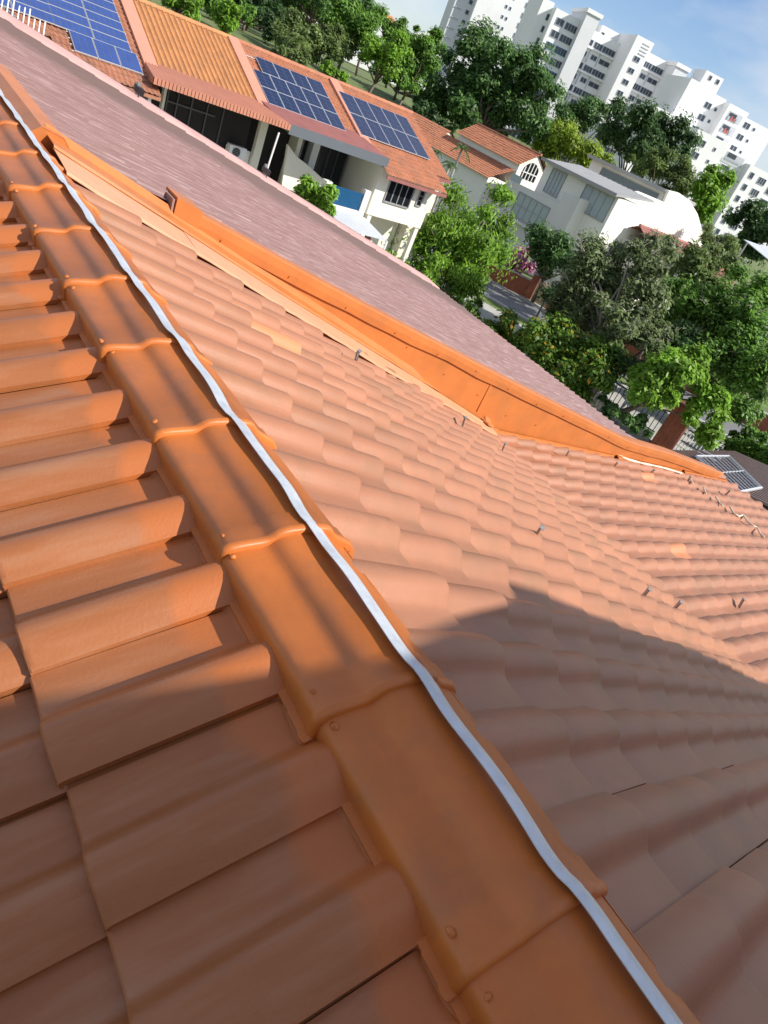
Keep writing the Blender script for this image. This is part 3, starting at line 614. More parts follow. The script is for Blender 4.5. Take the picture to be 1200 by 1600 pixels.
# ------------------------------------------------------------------ terrace across the back: five houses in a row
hz_ = thing('terrace_house', 'end of the terrace with blue solar panels, partly hidden by the pink verge', 'house', (3.0, 31, G), 'terrace houses')
roof_part(hz_, -3, 6.9, 29.5, 'terracotta_old'); boxpart(hz_, 'wall', MAT['white_wall'], -3, 6.85, 30.2, 38, G, -3.45)
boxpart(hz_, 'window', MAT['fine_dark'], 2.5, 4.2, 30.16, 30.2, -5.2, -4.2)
ha = thing('terrace_house', 'terrace house with weathered red tiles and blue solar panels above a white wall', 'house', (8.6, 31, G), 'terrace houses')
roof_part(ha, 6.9, 10.35, 28.2, 'terracotta_old'); boxpart(ha, 'wall', MAT['white_wall'], 6.95, 10.3, 29.0, 38, G, rz(28.9) - .1)
q = at_y(192, 142, 29.0); q2 = at_y(226, 165, 29.0); window(ha, q[0], q2[0], -5.2, q[2], 29.0, 2, 1, 'frame_dark')
ridge_row(hz_, -3, 6.9, 'terracotta_old'); ridge_row(ha, 6.9, 10.1, 'terracotta_old')
hb = thing('terrace_house', 'terrace house with bright orange ribbed tiles and a ribbed salmon awning', 'house', (12.8, 31, G), 'terrace houses')
roof_part(hb, 10.55, 14.85, 29.9, 'orange_tile', tw=.235, amp=.075, lift=.012); ridge_row(hb, 10.5, 15.0, 'orange_tile'); band(hb, 10.35, .26); band(hb, 15.05, .26)
boxpart(hb, 'wall', MAT['white_wall'], 10.4, 15.3, 31.2, 38, G, -3.3)
# awning: sloping ribbed sheet and upright ribbed front
yb, yf = 30.2, 28.3; zb = rz(30.2) + .02; fl = at_y(241, 118, yf); fr = at_y(455, 195, yf); bl = at_y(240, 131, yf)
xl, xr, zf, zfb = fl[0], fr[0], fr[2], bl[2]
mb = MB(); ns = 84; rowsA = []; rowsB = []
for i in range(ns + 1):
    t = i / ns; h = .022 * (i % 2); x_b = 10.15 + (14.75 - 10.15) * t; x_f = xl + (xr - xl) * t
    rowsA.append((x_b, yb, zb + h)); rowsB.append((x_f, yf, zf + h))
mb.sheet([rowsA, rowsB], (0, 0, -.02)); mb.build('awning_sheet', MAT['awning_orange'], hb)
nf = 40; w = (xr - xl) / nf
for i in range(nf):
    me_ = None; mb = MB(); mb.box(xl + i * w + .012, xl + (i + 1) * w - .012, yf - .03, yf - .005, zfb, zf + .01); mb.build('slat', MAT['awning_orange'], hb)
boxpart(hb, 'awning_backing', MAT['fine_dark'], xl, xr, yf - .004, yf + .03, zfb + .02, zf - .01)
mb = MB(); mb.prism([(xl, yf, zfb), (xl, yf, zf), (10.15, yb, zb - .02), (10.15, yb, zb - .5)], (.03, 0, 0)); mb.build('awning_side', MAT['awning_orange'], hb)
# dark glazed front under the awning
y = 30.9
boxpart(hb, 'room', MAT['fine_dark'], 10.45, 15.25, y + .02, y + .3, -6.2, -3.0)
mb = MB()
for px_, py_ in ((262, 150), (278, 153), (300, 161), (324, 169), (348, 180)):
    q = at_y(px_, py_, y); mb.box(q[0] - .025, q[0] + .025, y - .05, y, -6.2, -3.2)
q = at_y(300, 175, y); mb.box(10.5, 13.6, y - .045, y - .005, -4.42, -4.36); mb.build('window', MAT['frame_dark'], hb)
q = at_y(352, 228, y); q2 = at_y(388, 216, y)
boxpart(hb, 'parapet', MAT['white_wall'], q[0], q2[0] + .2, y - .12, y - .06, -6.4, at_y(345, 222, y)[2])
boxpart(hb, 'column', MAT['cream_wall'], at_y(398, 215, y - .1)[0], at_y(410, 215, y - .1)[0], y - .35, y - .1, -9.0, -3.3)
boxpart(hb, 'column', MAT['cream_wall'], at_y(246, 180, y - .1)[0], at_y(250, 180, y - .1)[0], y - .35, y - .1, -9.0, -3.3)
ac = thing('air_conditioner', 'white air conditioner outdoor unit on the balcony under the salmon awning', 'air conditioner', tuple(at_y(366, 245, 30.5)))
q = at_y(354, 224, 30.5); q2 = at_y(384, 250, 30.5); zc0, zc1 = q2[2], at_y(366, 226, 30.5)[2]; xa0, xa1 = at_y(354, 238, 30.5)[0], at_y(381, 240, 30.5)[0]
boxpart(ac, 'casing', MAT['frame_white'], xa0, xa1, 30.3, 30.62, zc0, zc1)
mb = MB(); cx, cz, rr = xa0 + (xa1 - xa0) * .42, (zc0 + zc1) / 2, (zc1 - zc0) * .40; mb.tube([(cx, 30.299, cz), (cx, 30.285, cz)], [rr, rr * .97], 18); mb.build('fan_opening', MAT['black_plastic'], ac)
for i in range(5): boxpart(ac, 'grille_bar', MAT['frame_grey'], cx - rr, cx + rr, 30.272, 30.282, cz - rr * .8 + i * rr * .4 - .006, cz - rr * .8 + i * rr * .4 + .006)

hc = thing('terrace_house', 'terrace house with a blue glass balcony under a long grey fascia', 'house', (17.8, 31, G), 'terrace houses')
roof_part(hc, 15.3, 20.2, 29.9, 'terracotta'); ridge_row(hc, 15.3, 20.2, 'terracotta'); band(hc, 20.35, .26)
boxpart(hc, 'wall', MAT['white_wall'], 15.3, 20.6, 31.6, 38, G, -3.2)
yf = 28.3; a0 = at_y(455, 194, yf); a1 = at_y(610, 247, yf); a2 = at_y(458, 212, yf); xc0, xc1 = a0[0], a1[0]
boxpart(hc, 'fascia', MAT['grey_fascia'], xc0, xc1, yf, yf + .12, a2[2], a0[2]); boxpart(hc, 'soffit', MAT['frame_grey'], xc0 + .05, xc1 - .02, yf + .13, 31.6, a2[2] + .05, a2[2] + .12)
mb = MB(); mb.sheet([[(xc0 - .3, yf + .1, a0[2] - .03), (xc1, yf + .1, a0[2] - .03)], [(14.9, 30.4, rz(30.4) + .05), (20.2, 30.4, rz(30.4) + .05)]], (0, 0, -.06)); mb.build('flat_roof', MAT['maroon_roof'], hc)
y = 31.0
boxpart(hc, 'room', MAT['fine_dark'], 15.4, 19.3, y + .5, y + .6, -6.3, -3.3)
boxpart(hc, 'partition', MAT['cream_wall'], at_y(455, 240, y)[0], at_y(462, 240, y)[0], y - .3, y + .5, -9.0, -3.4)
boxpart(hc, 'pier', MAT['white_wall'], at_y(486, 240, y)[0], at_y(497, 240, y)[0], y - .02, y + .48, -6.3, -3.4)
boxpart(hc, 'return_wall', MAT['white_wall'], at_y(549, 275, y)[0], at_y(585, 285, y)[0], y + .2, y + .45, -6.3, -3.4)
window(hc, at_y(467, 222, y)[0], at_y(478, 224, y)[0], -5.0, -3.7, y + .3, 1, 1, 'frame_grey')
window(hc, at_y(506, 245, y)[0], at_y(545, 258, y)[0], -6.1, -3.7, y + .45, 3, 1, 'frame_dark')
ybal = 28.7
mb = MB(); pr_ = [at_y(px_, py_, 30.3) for px_, py_ in ((450, 226), (464, 245), (482, 259), (507, 282), (509, 318), (440, 292))]; mb.prism(pr_, (0, .15, 0)); mb.build('curved_parapet', MAT['cream_wall'], hc)
q = at_y(510, 282, ybal); q2 = at_y(572, 300, ybal); zs = at_y(545, 330, ybal)[2]
boxpart(hc, 'post', MAT['white_wall'], q[0] - .02, q[0] + .33, ybal - .05, ybal + .3, G, q[2]); boxpart(hc, 'post', MAT['white_wall'], q2[0] - .05, q2[0] + .25, ybal - .05, ybal + .3, G, q2[2] + .08)
boxpart(hc, 'slab', MAT['white_wall'], q[0] + .33, q2[0] - .05, ybal - .04, 31.4, zs - .12, zs + .12)
gm = mat('blue_glass', (0.02, 0.10, 0.22), rough=0.05); gb = gm.node_tree.nodes['Principled BSDF']; gb.inputs['Alpha'].default_value = 0.72
boxpart(hc, 'glass_balustrade', MAT['blue_glass'], q[0] + .34, q2[0] - .06, ybal + .02, ybal + .035, zs + .13, (q[2] + q2[2]) / 2 - .1)
boxpart(hc, 'drain_pipe', MAT['frame_dark'], at_y(592, 262, 29.2)[0] - .05, at_y(592, 262, 29.2)[0] + .05, 29.2, 29.3, -6.2, -3.6)
boxpart(hc, 'lower_wall', MAT['cream_wall'], 15.4, 20.6, 30.0, 30.1, G, zs - .2)
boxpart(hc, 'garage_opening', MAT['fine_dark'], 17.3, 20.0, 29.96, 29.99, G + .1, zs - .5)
# lean-to canopy below the balcony
cn = thing('metal_canopy', 'grey sheet canopy below the blue glass balcony', 'canopy', tuple(at_y(560, 350, 27.5) * [1, 1, 0] + [0, 0, G]))
A_, B_ = at_y(515, 325, 28.55), at_y(570, 340, 28.55); C_, D_ = at_y(605, 376, 27.1), at_y(530, 356, 27.1)
mb = MB(); rows = [[A_ * (1 - t) + B_ * t + (0, 0, .012 * (k % 2)) for k, t in enumerate(np.linspace(0, 1, 25))], [D_ * (1 - t) + C_ * t + (0, 0, .012 * (k % 2)) for k, t in enumerate(np.linspace(0, 1, 25))]]; mb.sheet(rows, (0, 0, -.03)); mb.build('sheet', MAT['canopy_grey'], cn)
mb = MB(); mb.tube([C_ - (0, 0, .03), (C_[0], C_[1], G)], .05, 6); mb.build('post', MAT['white_paint'], cn); mb = MB(); mb.tube([D_ - (0, 0, .03), (D_[0], D_[1], G)], .05, 6); mb.build('post', MAT['white_paint'], cn)

hd = thing('terrace_house', 'corner terrace house with cream wall, four-light window and red tiles', 'house', (23, 31, G), 'terrace houses')
roof_part(hd, 20.6, 25.4, 29.3, 'terracotta'); ridge_row(hd, 20.6, 25.4, 'terracotta')
ye = 28.0; ln = (29.5 - ye) * math.hypot(1, TS)
field_obj('porch_roof', ((20.75, 29.5, rz(29.5) + .02), (1, 0, 0), (0, -1, -TS), 3.7, ln, .19, .30, .035, .03), MAT['terracotta'], hd)
for x0, x1, yy_ in ((20.75, 24.45, ye), (24.45, 25.45, 29.28)): boxpart(hd, 'eave_board', MAT['maroon_roof'], x0, x1, yy_, yy_ + .05, rz(yy_) - .16, rz(yy_) - .01)
yw_ = 28.7; xw0, xw1 = at_y(588, 290, yw_)[0], at_y(667, 330, yw_)[0]
zlow = at_y(640, 353, yw_)[2]
boxpart(hd, 'wall', MAT['cream_wall'], xw0, xw1, yw_, 38, zlow, rz(28.5) - .02); boxpart(hd, 'lower_wall', MAT['cream_wall'], xw0 + .2, xw1 - .1, yw_ + 1.6, 38, G, zlow)
boxpart(hd, 'wall', MAT['cream_wall'], xw1, 25.3, yw_ + 1.0, 37.9, G, rz(29.6) - .1)
w0, w1 = at_y(610, 284, yw_), at_y(647, 296, yw_); zt, zbm = at_y(628, 287, yw_)[2], at_y(616, 318, yw_)[2]
window(hd, w0[0], w1[0], zbm, zt, yw_, 4, 1, 'frame_grey', 'dark_glass')
s0 = at_y(660, 303, yw_); window(hd, s0[0] - .16, s0[0] + .10, s0[2] - .55, s0[2] + .12, yw_, 1, 3, 'frame_grey')
for x in (xw0 + .15, xw1 - .25): boxpart(hd, 'column', MAT['cream_wall'], x, x + .22, yw_ + .05, yw_ + .27, G, zlow)
boxpart(hd, 'door', MAT['maroon_roof'], xw0 + .8, xw0 + 1.9, yw_ + 1.55, yw_ + 1.6, G, G + 2.1)

# solar arrays
def array(label, cells, m, corner_px, rows_, portrait_lines, skip=(), ye0=29.3):
    """corner_px: top-left, top-right, bottom-left on the roof plane"""
    n = np.array([0, -TS, 1.0]); p0 = np.array([0, 29.3, -3.55]) + n / np.linalg.norm(n) * .14
    tl_, tr_, bl_ = [at_p(*c, p0, n) for c in corner_px]
    x0, x1 = tl_[0], tr_[0]; ty, by = (tl_[1] + tr_[1]) / 2, bl_[1]
    root = thing('solar_array', label, 'solar panels', ((x0 + x1) / 2, by, rz(by)), 'solar arrays on the terrace roofs')
    nrow = len(rows_)
    un = Vector(n).normalized(); dn = Vector((0, -1, -TS)).normalized(); L = (ty - by) * math.hypot(1, TS)
    for r, (cnt, xa, xb) in enumerate(rows_):
        X0 = x0 + (x1 - x0) * xa; X1 = x0 + (x1 - x0) * xb; w = (X1 - X0) / cnt; h = L / nrow
        for c in range(cnt):
            P = Vector((X0 + c * w, ty, p0[2] + (ty - 29.3) * TS)) + dn * (r * h)
            def pt(u, v, k): return P + Vector((u, 0, 0)) + dn * v + un * k
            g = .012; mb = MB(); fr_ = .032
            mb.hexa([pt(g, g, -.03), pt(w - g, g, -.03), pt(w - g, h - g, -.03), pt(g, h - g, -.03)], [pt(g, g, .0), pt(w - g, g, .0), pt(w - g, h - g, .0), pt(g, h - g, .0)]); fo = mb.build('solar_panel', MAT['aluminium'], root)
            mb = MB(); nl = portrait_lines; e = .009
            na, nb_ = (nl if h >= w else max(2, nl // 2)), (max(2, nl // 2) if h >= w else nl)
            for i in range(nb_):
                for j in range(na):
                    uu = (w - 2 * fr_) / nb_; vv = (h - 2 * fr_) / na
                    a = (fr_ + i * uu + e, fr_ + j * vv + e, fr_ + (i + 1) * uu - e, fr_ + (j + 1) * vv - e)
                    mb.poly([pt(a[0], a[1], .004), pt(a[0], a[3], .004), pt(a[2], a[3], .004), pt(a[2], a[1], .004)])
            mb.poly([pt(fr_ * .7, fr_ * .7, .002), pt(fr_ * .7, h - fr_ * .7, .002), pt(w - fr_ * .7, h - fr_ * .7, .002), pt(w - fr_ * .7, fr_ * .7, .002)]); mb.mi[-1] = 1
            mb.build('cells', [MAT[m], MAT['solar_cell_line']], fo)
    mb = MB()
    for t in (.04, .35, .65, .96):
        mb.tube([Vector((x0 - .08, ty, p0[2] + (ty - 29.3) * TS)) + dn * (L * t) - un * .06, Vector((x1 + .05, ty, p0[2] + (ty - 29.3) * TS)) + dn * (L * t) - un * .06], .02, 4)
    mb.build('rail', MAT['aluminium'], root)
array('array of dark solar panels in two rows on the corner terrace house', 4, 'solar_dark', ((530, 143), (634, 181), (569, 211)), [(5, 0, 1), (5, 0, 1)], 4)
array('array of dark solar panels in three stepped rows above the grey fascia', 4, 'solar_dark', ((385, 84), (500, 124), (414, 158)), [(4, .12, 1), (5, 0, 1), (5, 0, 1)], 4)
array('large array of blue solar panels in landscape rows, uppermost on the weathered roof', 4, 'solar_blue', ((58, -52), (172, -14), (112, 47)), [(2, 0, 1)] * 6, 6)
array('low row of three blue solar panels close to the weathered eave', 4, 'solar_blue', ((107, 45), (213, 83), (122, 79)), [(3, 0, 1)], 6)
array('blue solar panels at the far left above the aerial, beyond a white rail', 4, 'solar_blue', ((-20, -60), (60, -51), (-8, 3)), [(2, -.5, 1)] * 5, 6)
# ------------------------------------------------------------------ houses across the street
mat('metal_roof', (0.34, 0.34, 0.33), rough=0.55, var=0.08, scale=1.0); mat('shaded_render', (0.62, 0.61, 0.58), rough=0.85, var=0.05, scale=0.6)  # the white render greyed: shade of the street front put into the colour
mat('bright_render', (0.82, 0.80, 0.72), rough=0.85, var=0.03, scale=0.6)
mat('old_red_roof', (0.33, 0.135, 0.115), rough=0.8, var=0.15, scale=1.5)
XF = 45.0
cor = at_x(908, 311, XF); YS = cor[1]; yl = at_x(795, 282, XF)[1]
hf = thing('modern_house', 'white modern house with a curved end wall and grey sheet roofs', 'house', (XF + 6, YS + 4, G))
ztf = at_x(797, 281, XF)[2]; zc = cor[2]
# front of the lower storey, facing the street, with its raised parapet near the corner
mb = MB(); prof = [(yl, G), (yl, ztf), (at_x(878, 312, XF)[1], at_x(866, 313, XF)[2]), (at_x(878, 300, XF)[1] - .1, at_x(880, 299, XF)[2]), (YS + .05, zc), (YS + .05, G)]
mb.prism([(XF, y, z) for y, z in prof], (.25, 0, 0)); mb.build('front_wall', MAT['shaded_render'], hf)
q0, q1 = at_x(805, 318, XF), at_x(850, 345, XF); zt_, zb_ = at_x(822, 306, XF)[2], at_x(818, 345, XF)[2]
window(hf, q1[1], q0[1], zb_, zt_, XF, 5, 2, 'frame_grey', 'pale_glass', axis='x', fw=.09)
boxpart(hf, 'window_ledge', MAT['shaded_render'], XF - .35, XF - .001, q1[1] - .3, q0[1] + .3, zb_ - .35, zb_ - .18)
# upper storey set back under the sheet roof
XU = XF + 1.1; re0 = at_x(850, 247, XF + .5); re1 = at_x(963, 304, XF + .5); zr_ = (re0[2] + re1[2]) / 2
boxpart(hf, 'upper_wall', MAT['bright_render'], XU, XU + 6, re1[1] + .1, re0[1], G, zr_ - .12)
for a, b in (((853, 290), (884, 277)), ((908, 308), (955, 320))):
    u0, u1 = at_x(*a, XU), at_x(*b, XU); window(hf, min(u0[1], u1[1]), max(u0[1], u1[1]), zr_ - 2.0, zr_ - .35, XU, 4, 1, 'frame_grey', 'pale_glass', axis='x', fw=.07)
mb = MB(); nr_ = 30; Wd = 4.4
mb.sheet([[(XF + .5, re1[1] - .1 + (re0[1] - re1[1] + .3) * i / nr_, zr_ + .03 * (i % 2)) for i in range(nr_ + 1)], [(XF + .5 + Wd, re1[1] - .1 + (re0[1] - re1[1] + .3) * i / nr_, zr_ + .55 + .03 * (i % 2)) for i in range(nr_ + 1)]], (0, 0, -.12)); mb.build('sheet_roof', MAT['metal_roof'], hf)
boxpart(hf, 'roof_edge', MAT['frame_grey'], XF + .42, XF + .5, re1[1] - .1, re0[1] + .2, zr_ - .16, zr_ + .06)
boxpart(hf, 'glass_balustrade', MAT['pale_glass'], XF + .1, XF + .13, yl - 1.2, yl, ztf, ztf + .55)
# bright end wall with the quarter-round far end
ew = [at_y(px_, py_, YS) for px_, py_ in ((908, 311), (935, 318), (964, 322), (966, 304), (1000, 300), (1038, 316), (1046, 298), (1062, 302), (1078, 314), (1090, 334), (1097, 358), (1099, 380))]
pts = [(p[0], YS, p[2]) for p in ew]; xend = pts[-1][0]; pts = pts + [(xend, YS, G), (XF + .02, YS, G)]
mb = MB(); mb.prism(pts[::-1], (0, .25, 0)); mb.build('end_wall', MAT['bright_render'], hf)
cl0 = at_y(1041, 300, YS + .6); Xc = cl0[0]
boxpart(hf, 'clerestory_wall', MAT['bright_render'], Xc - .2, Xc + 4, YS + .5, YS + 9, G, cl0[2] - .1)
window(hf, YS + 1.0, YS + 7.5, cl0[2] - 1.1, cl0[2] - .35, Xc - .2, 4, 1, 'frame_grey', 'grey_glass', axis='x')
boxpart(hf, 'clerestory_roof', MAT['metal_roof'], Xc - .7, Xc + 4.2, YS + .26, YS + 9.3, cl0[2] - .1, cl0[2] + .18)
# house with the arched window
YE = 46.5; rd = at_y(846, 243, YE); le = at_y(812, 257, YE)
he = thing('gabled_house', 'cream gabled house with an arched window and orange tiled roof behind the modern house', 'house', (rd[0], YE + 4, G))
hw = (rd[0] - le[0]); hz2 = rd[2] - le[2]; LE = 9.0
boxpart(he, 'wall', MAT['bright_render'], rd[0] - hw * .86, rd[0] + hw * .86, YE + .25, YE + LE, G, le[2])
mb = MB(); mb.prism([(rd[0] - hw * .86, YE + .25, le[2]), (rd[0] + hw * .86, YE + .25, le[2]), (rd[0], YE + .25, rd[2] - .15)], (0, .2, 0)); mb.build('gable', MAT['cream_wall'], he)
for s_ in (-1, 1): field_obj('roof_tiling', ((rd[0], YE, rd[2]), (0, 1, 0), (s_ * hw * 1.05, 0, -hz2 * 1.05), LE, math.hypot(hw, hz2) * 1.05, .22, .30, .04, .03), MAT['terracotta'], he)
mb = MB(); mb.tube([(rd[0], YE, rd[2] + .03), (rd[0], YE + LE, rd[2] + .03)], .10, 8); mb.build('ridge_capping', MAT['terracotta'], he)
ac_ = at_y(831, 272, YE); mb = MB(); arc = [(math.cos(t) * .95, math.sin(t) * .85) for t in np.linspace(0, math.pi, 13)]
mb.prism([(ac_[0] - .95, YE + .20, ac_[2] - .55)] + [(ac_[0] + .95, YE + .20, ac_[2] - .55)] + [(ac_[0] + x, YE + .20, ac_[2] - .05 + z) for x, z in arc], (0, .04, 0)); aw = mb.build('arched_window', MAT['dark_glass'], he)
mb = MB()
for i in range(-2, 3): mb.box(ac_[0] + i * .42 - .04, ac_[0] + i * .42 + .04, YE + .14, YE + .19, ac_[2] - .55, ac_[2] - .05 + .85 * math.sqrt(max(.05, 1 - (i * .44) ** 2)))
mb.box(ac_[0] - .95, ac_[0] + .95, YE + .15, YE + .192, ac_[2] - .1, ac_[2] - .02); mb.build('glazing_bars', MAT['frame_white'], aw)
# lower wing with its own roof
l0, l1 = at_y(812, 262, YE + .6), at_y(735, 236, YE + 6.5); xw = le[0] + .1; zl = le[2] - .55
field_obj('roof_tiling', ((xw, YE + .3, zl), (0, 1, 0), (-2.6, 0, -1.25), 11.5, 2.9, .22, .30, .04, .03), MAT['terracotta'], he)
boxpart(he, 'lower_wall', MAT['bright_render'], xw - 2.2, xw + .3, YE + .6, YE + 11, G, zl - 1.15)
# cream gable further back
YG = 60.0; g0, g1, g2 = at_y(664, 224, YG), at_y(703, 207, YG), at_y(722, 252, YG)
hg = thing('rear_house', 'house with a cream gable and faded orange roof behind the terrace', 'house', (g1[0], YG + 4, G))
hwg = g1[0] - g0[0]; hhg = 2.1
mb = MB(); mb.prism([(g1[0] - 3.6, YG, g1[2] - hhg), (g1[0] + 3.6, YG, g1[2] - hhg), (g1[0], YG, g1[2])], (0, .2, 0)); mb.build('gable', MAT['cream_wall'], hg)
boxpart(hg, 'wall', MAT['cream_wall'], g1[0] - 3.3, g1[0] + 3.3, YG + .05, YG + 9, G, g1[2] - hhg)
for s_ in (-1, 1): field_obj('roof_tiling', ((g1[0], YG - .2, g1[2] + .12), (0, 1, 0), (s_ * 4.0, 0, -hhg * 4 / 3.6), 9, 4.5, .24, .32, .04, .03), MAT['terracotta'], hg)
window(hg, g1[0] - .6, g1[0] + 1.2, g1[2] - 3.6, g1[2] - 2.5, YG + .03, 3, 1, 'frame_white')
# low red roof in front of the curved wall
YR = 33.0; r0, r1 = at_y(1000, 352, YR + 1.5), at_y(1126, 402, YR + 1.5)
hr = thing('red_roof_house', 'house with a dull red roof in front of the curved white wall', 'house', (r0[0] + 5, YR, G))
zrr = (r0[2] + r1[2]) / 2
for s_ in (-1, 1): field_obj('roof_tiling', ((r0[0], YR + 1.5, zrr), (1, 0, 0), (0, s_ * 2.6, -1.35), r1[0] - r0[0], 2.9, .30, .35, .05, .03), MAT['old_red_roof'], hr)
mb = MB(); mb.tube([(r0[0], YR + 1.5, zrr + .03), (r1[0], YR + 1.5, zrr + .03)], .12, 8); mb.build('ridge_capping', MAT['old_red_roof'], hr)
boxpart(hr, 'wall', MAT['cream_wall'], r0[0] + .4, r1[0] - .4, YR - .6, YR + 3.4, G, zrr - 1.2)
# grey canopy at the picture's edge
u0 = at_d(1163, 374, 62.0); u1 = at_d(1200, 388, 60.0)
um = thing('shade_canopy', 'grey sloping shade canopy on a slim post at the far right', 'canopy', (u0[0], u0[1], G))
mb = MB(); mb.sheet([[u0, u0 + (4.5, -1.2, .25)], [u0 + (2.2, -2.6, -.75), u0 + (6.5, -4.0, -.5)]], (0, 0, -.05)); mb.build('sheet', MAT['canopy_grey'], um)
pz = at_d(1168, 379, 61.8); mb = MB(); mb.tube([(pz[0], pz[1], pz[2]), (pz[0], pz[1], G)], .07, 6); mb.build('post', MAT['frame_grey'], um)

# ------------------------------------------------------------------ white apartment blocks
mat('block_white', (0.80, 0.80, 0.79), rough=0.85, var=0.03, scale=0.15, dirt=(0.66, 0.66, 0.66), dirt_scale=0.25, dirt_amt=0.3); mat('block_grey', (0.66, 0.67, 0.68), rough=0.85, var=0.04, scale=0.2)
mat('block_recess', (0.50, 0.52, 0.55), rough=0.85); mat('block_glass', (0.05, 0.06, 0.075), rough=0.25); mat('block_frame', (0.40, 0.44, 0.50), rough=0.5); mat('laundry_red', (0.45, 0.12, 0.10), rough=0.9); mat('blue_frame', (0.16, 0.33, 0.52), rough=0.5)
PHI = math.radians(-26); BU = np.array([math.cos(PHI), math.sin(PHI), 0]); BN = np.array([math.sin(PHI), -math.cos(PHI), 0])      # along the facade, and out of it
def block_frame(az, d): return np.array([d * math.sin(math.radians(az)), d * math.cos(math.radians(az)), 0.0])
def uz(px, py, O, off=0.0):                      # pixel -> position along the facade and height, on a plane set off towards us
    p = at_p(px, py, O + BN * off, BN); return float((p - O) @ BU), float(p[2])
FL = 2.7
def bbox(parent, name, m, O, u0, u1, w0, w1, z0, z1):
    mb = MB((O, BU, BN)); mb.box(u0, u1, w0, w1, z0, z1); return mb.build(name, MAT[m], parent)
def bwin(parent, O, u0, u1, z0, z1, w, n=2, fm='block_frame', gm='block_glass'):
    mb = MB((O, BU, BN)); t = .10
    mb.box(u0 - t, u1 + t, w, w + .12, z0 - t, z0); mb.box(u0 - t, u1 + t, w, w + .12, z1, z1 + t); mb.box(u0 - t, u0, w, w + .12, z0, z1); mb.box(u1, u1 + t, w, w + .12, z0, z1)
    for i in range(1, n): x = u0 + (u1 - u0) * i / n; mb.box(x - .05, x + .05, w, w + .09, z0, z1)
    f = mb.build('window', MAT[fm], parent)
    mb = MB((O, BU, BN)); mb.box(u0, u1, w + .005, w + .04, z0, z1); mb.build('pane', MAT[gm], f); return f
GB = -4.5
# main block
O1 = block_frame(46.5, 225.0)
b1 = thing('apartment_block', 'tall white apartment block with lift towers behind the dark tree', 'apartment block', (O1[0], O1[1], GB), 'white apartment blocks')
segs = dict(s2=((870, 12), (911, 34), 0.0), tow1=((920, 16), (940, 26), 2.5), s5=((925, 45), (975, 72), -3.0), s6=((990, 52), (1014, 69), 2.0), s7=((1005, 78), (1055, 102), -3.0), tow2=((1059, 100), (1077, 110), 2.5))
def seg_uz(k): a, b, w = segs[k]; u0, z0 = uz(*a, O1, w); u1, z1 = uz(*b, O1, w); return u0, u1, (z0 + z1) / 2, w
D = 12.0
u0, u1, zt_, w = seg_uz('s2'); bbox(b1, 'wing', 'block_white', O1, u0, u1, w - D, w, GB, zt_)
uL, zL = uz(838, 9, O1, -7.0); bbox(b1, 'end_wing', 'block_white', O1, uL, u0 + .02, -16, -3.0, GB, zt_ + 1.0)
nfl = 12
for f in range(nfl):
    zc = zt_ - 2.3 - f * FL
    bwin(b1, O1, u0 + (u1 - u0) * .16, u0 + (u1 - u0) * .42, zc - .75, zc + .65, w, 2, 'blue_frame' if f in (2, 4) else 'block_frame'); bwin(b1, O1, u0 + (u1 - u0) * .50, u0 + (u1 - u0) * .93, zc - .75, zc + .65, w, 4, 'blue_frame' if f in (2, 4) else 'block_frame')
    uq = uL + (u0 - uL) * .78; bwin(b1, O1, uq, uq + 1.6, zc - .6, zc + .7, -3.0, 2)
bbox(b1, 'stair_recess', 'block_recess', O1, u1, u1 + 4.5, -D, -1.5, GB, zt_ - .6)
for f in range(nfl): zc = zt_ - 2.6 - f * FL; bwin(b1, O1, u1 + 1.2, u1 + 2.6, zc - .9, zc + .9, -1.5, 1)
t0, t1, tz1, tw1 = seg_uz('tow1'); bbox(b1, 'lift_tower', 'block_grey', O1, t0, t1, -9, tw1, GB, tz1 - .5); bbox(b1, 'tower_cap', 'block_white', O1, t0 - .35, t1 + .35, -9.3, tw1 + .35, tz1 - .49, tz1 + .4)
def recess(k, u_a, u_b):
    _, _, zt5, w5 = seg_uz(k); bbox(b1, 'recessed_front', 'block_white', O1, u_a, u_b, -D, w5, GB, zt5)
    L = u_b - u_a
    for f in range(nfl):
        zc = zt5 - 2.6 - f * FL
        if f % 2 == 0 or f > 8:
            bwin(b1, O1, u_a + L * .03, u_a + L * .28, zc - .7, zc + .55, w5, 2); bwin(b1, O1, u_a + L * .34, u_a + L * .58, zc - .7, zc + .55, w5, 3); bwin(b1, O1, u_a + L * .61, u_a + L * .97, zc - .7, zc + .55, w5, 4)
            bbox(b1, 'ledge', 'block_white', O1, u_a + .02, u_b - .02, w5 + .001, w5 + .85, zc - 1.35, zc - .95)
        else:
            for a_, b_ in ((.06, .24), (.40, .56), (.66, .96)): bwin(b1, O1, u_a + L * a_, u_a + L * b_, zc - .55, zc + .45, w5, 2)
            for a_ in (.30, .60): bbox(b1, 'pipe', 'block_frame', O1, u_a + L * a_, u_a + L * a_ + .16, w5 + .002, w5 + .16, zc - 1.6, zc + 1.3)
    return zt5
s6a, s6b, z6, w6 = seg_uz('s6'); sl = 6.0
recess('s5', t1, s6a - .01)
bbox(b1, 'projecting_bay', 'block_white', O1, s6a, s6b, -D, w6 + 3.0, GB, z6)
for f in range(nfl): zc = z6 - 4.6 - f * FL; bwin(b1, O1, s6a + (s6b - s6a) * .36, s6a + (s6b - s6a) * .66, zc - .5, zc + .5, w6 + 3.0, 2)
for f in range(4): zc = z6 - 1.0 - f * .75; bbox(b1, 'louvre', 'block_recess', O1, s6a + (s6b - s6a) * .45, s6a + (s6b - s6a) * .85, w6 + 3.001, w6 + 3.12, zc - .2, zc + .05)
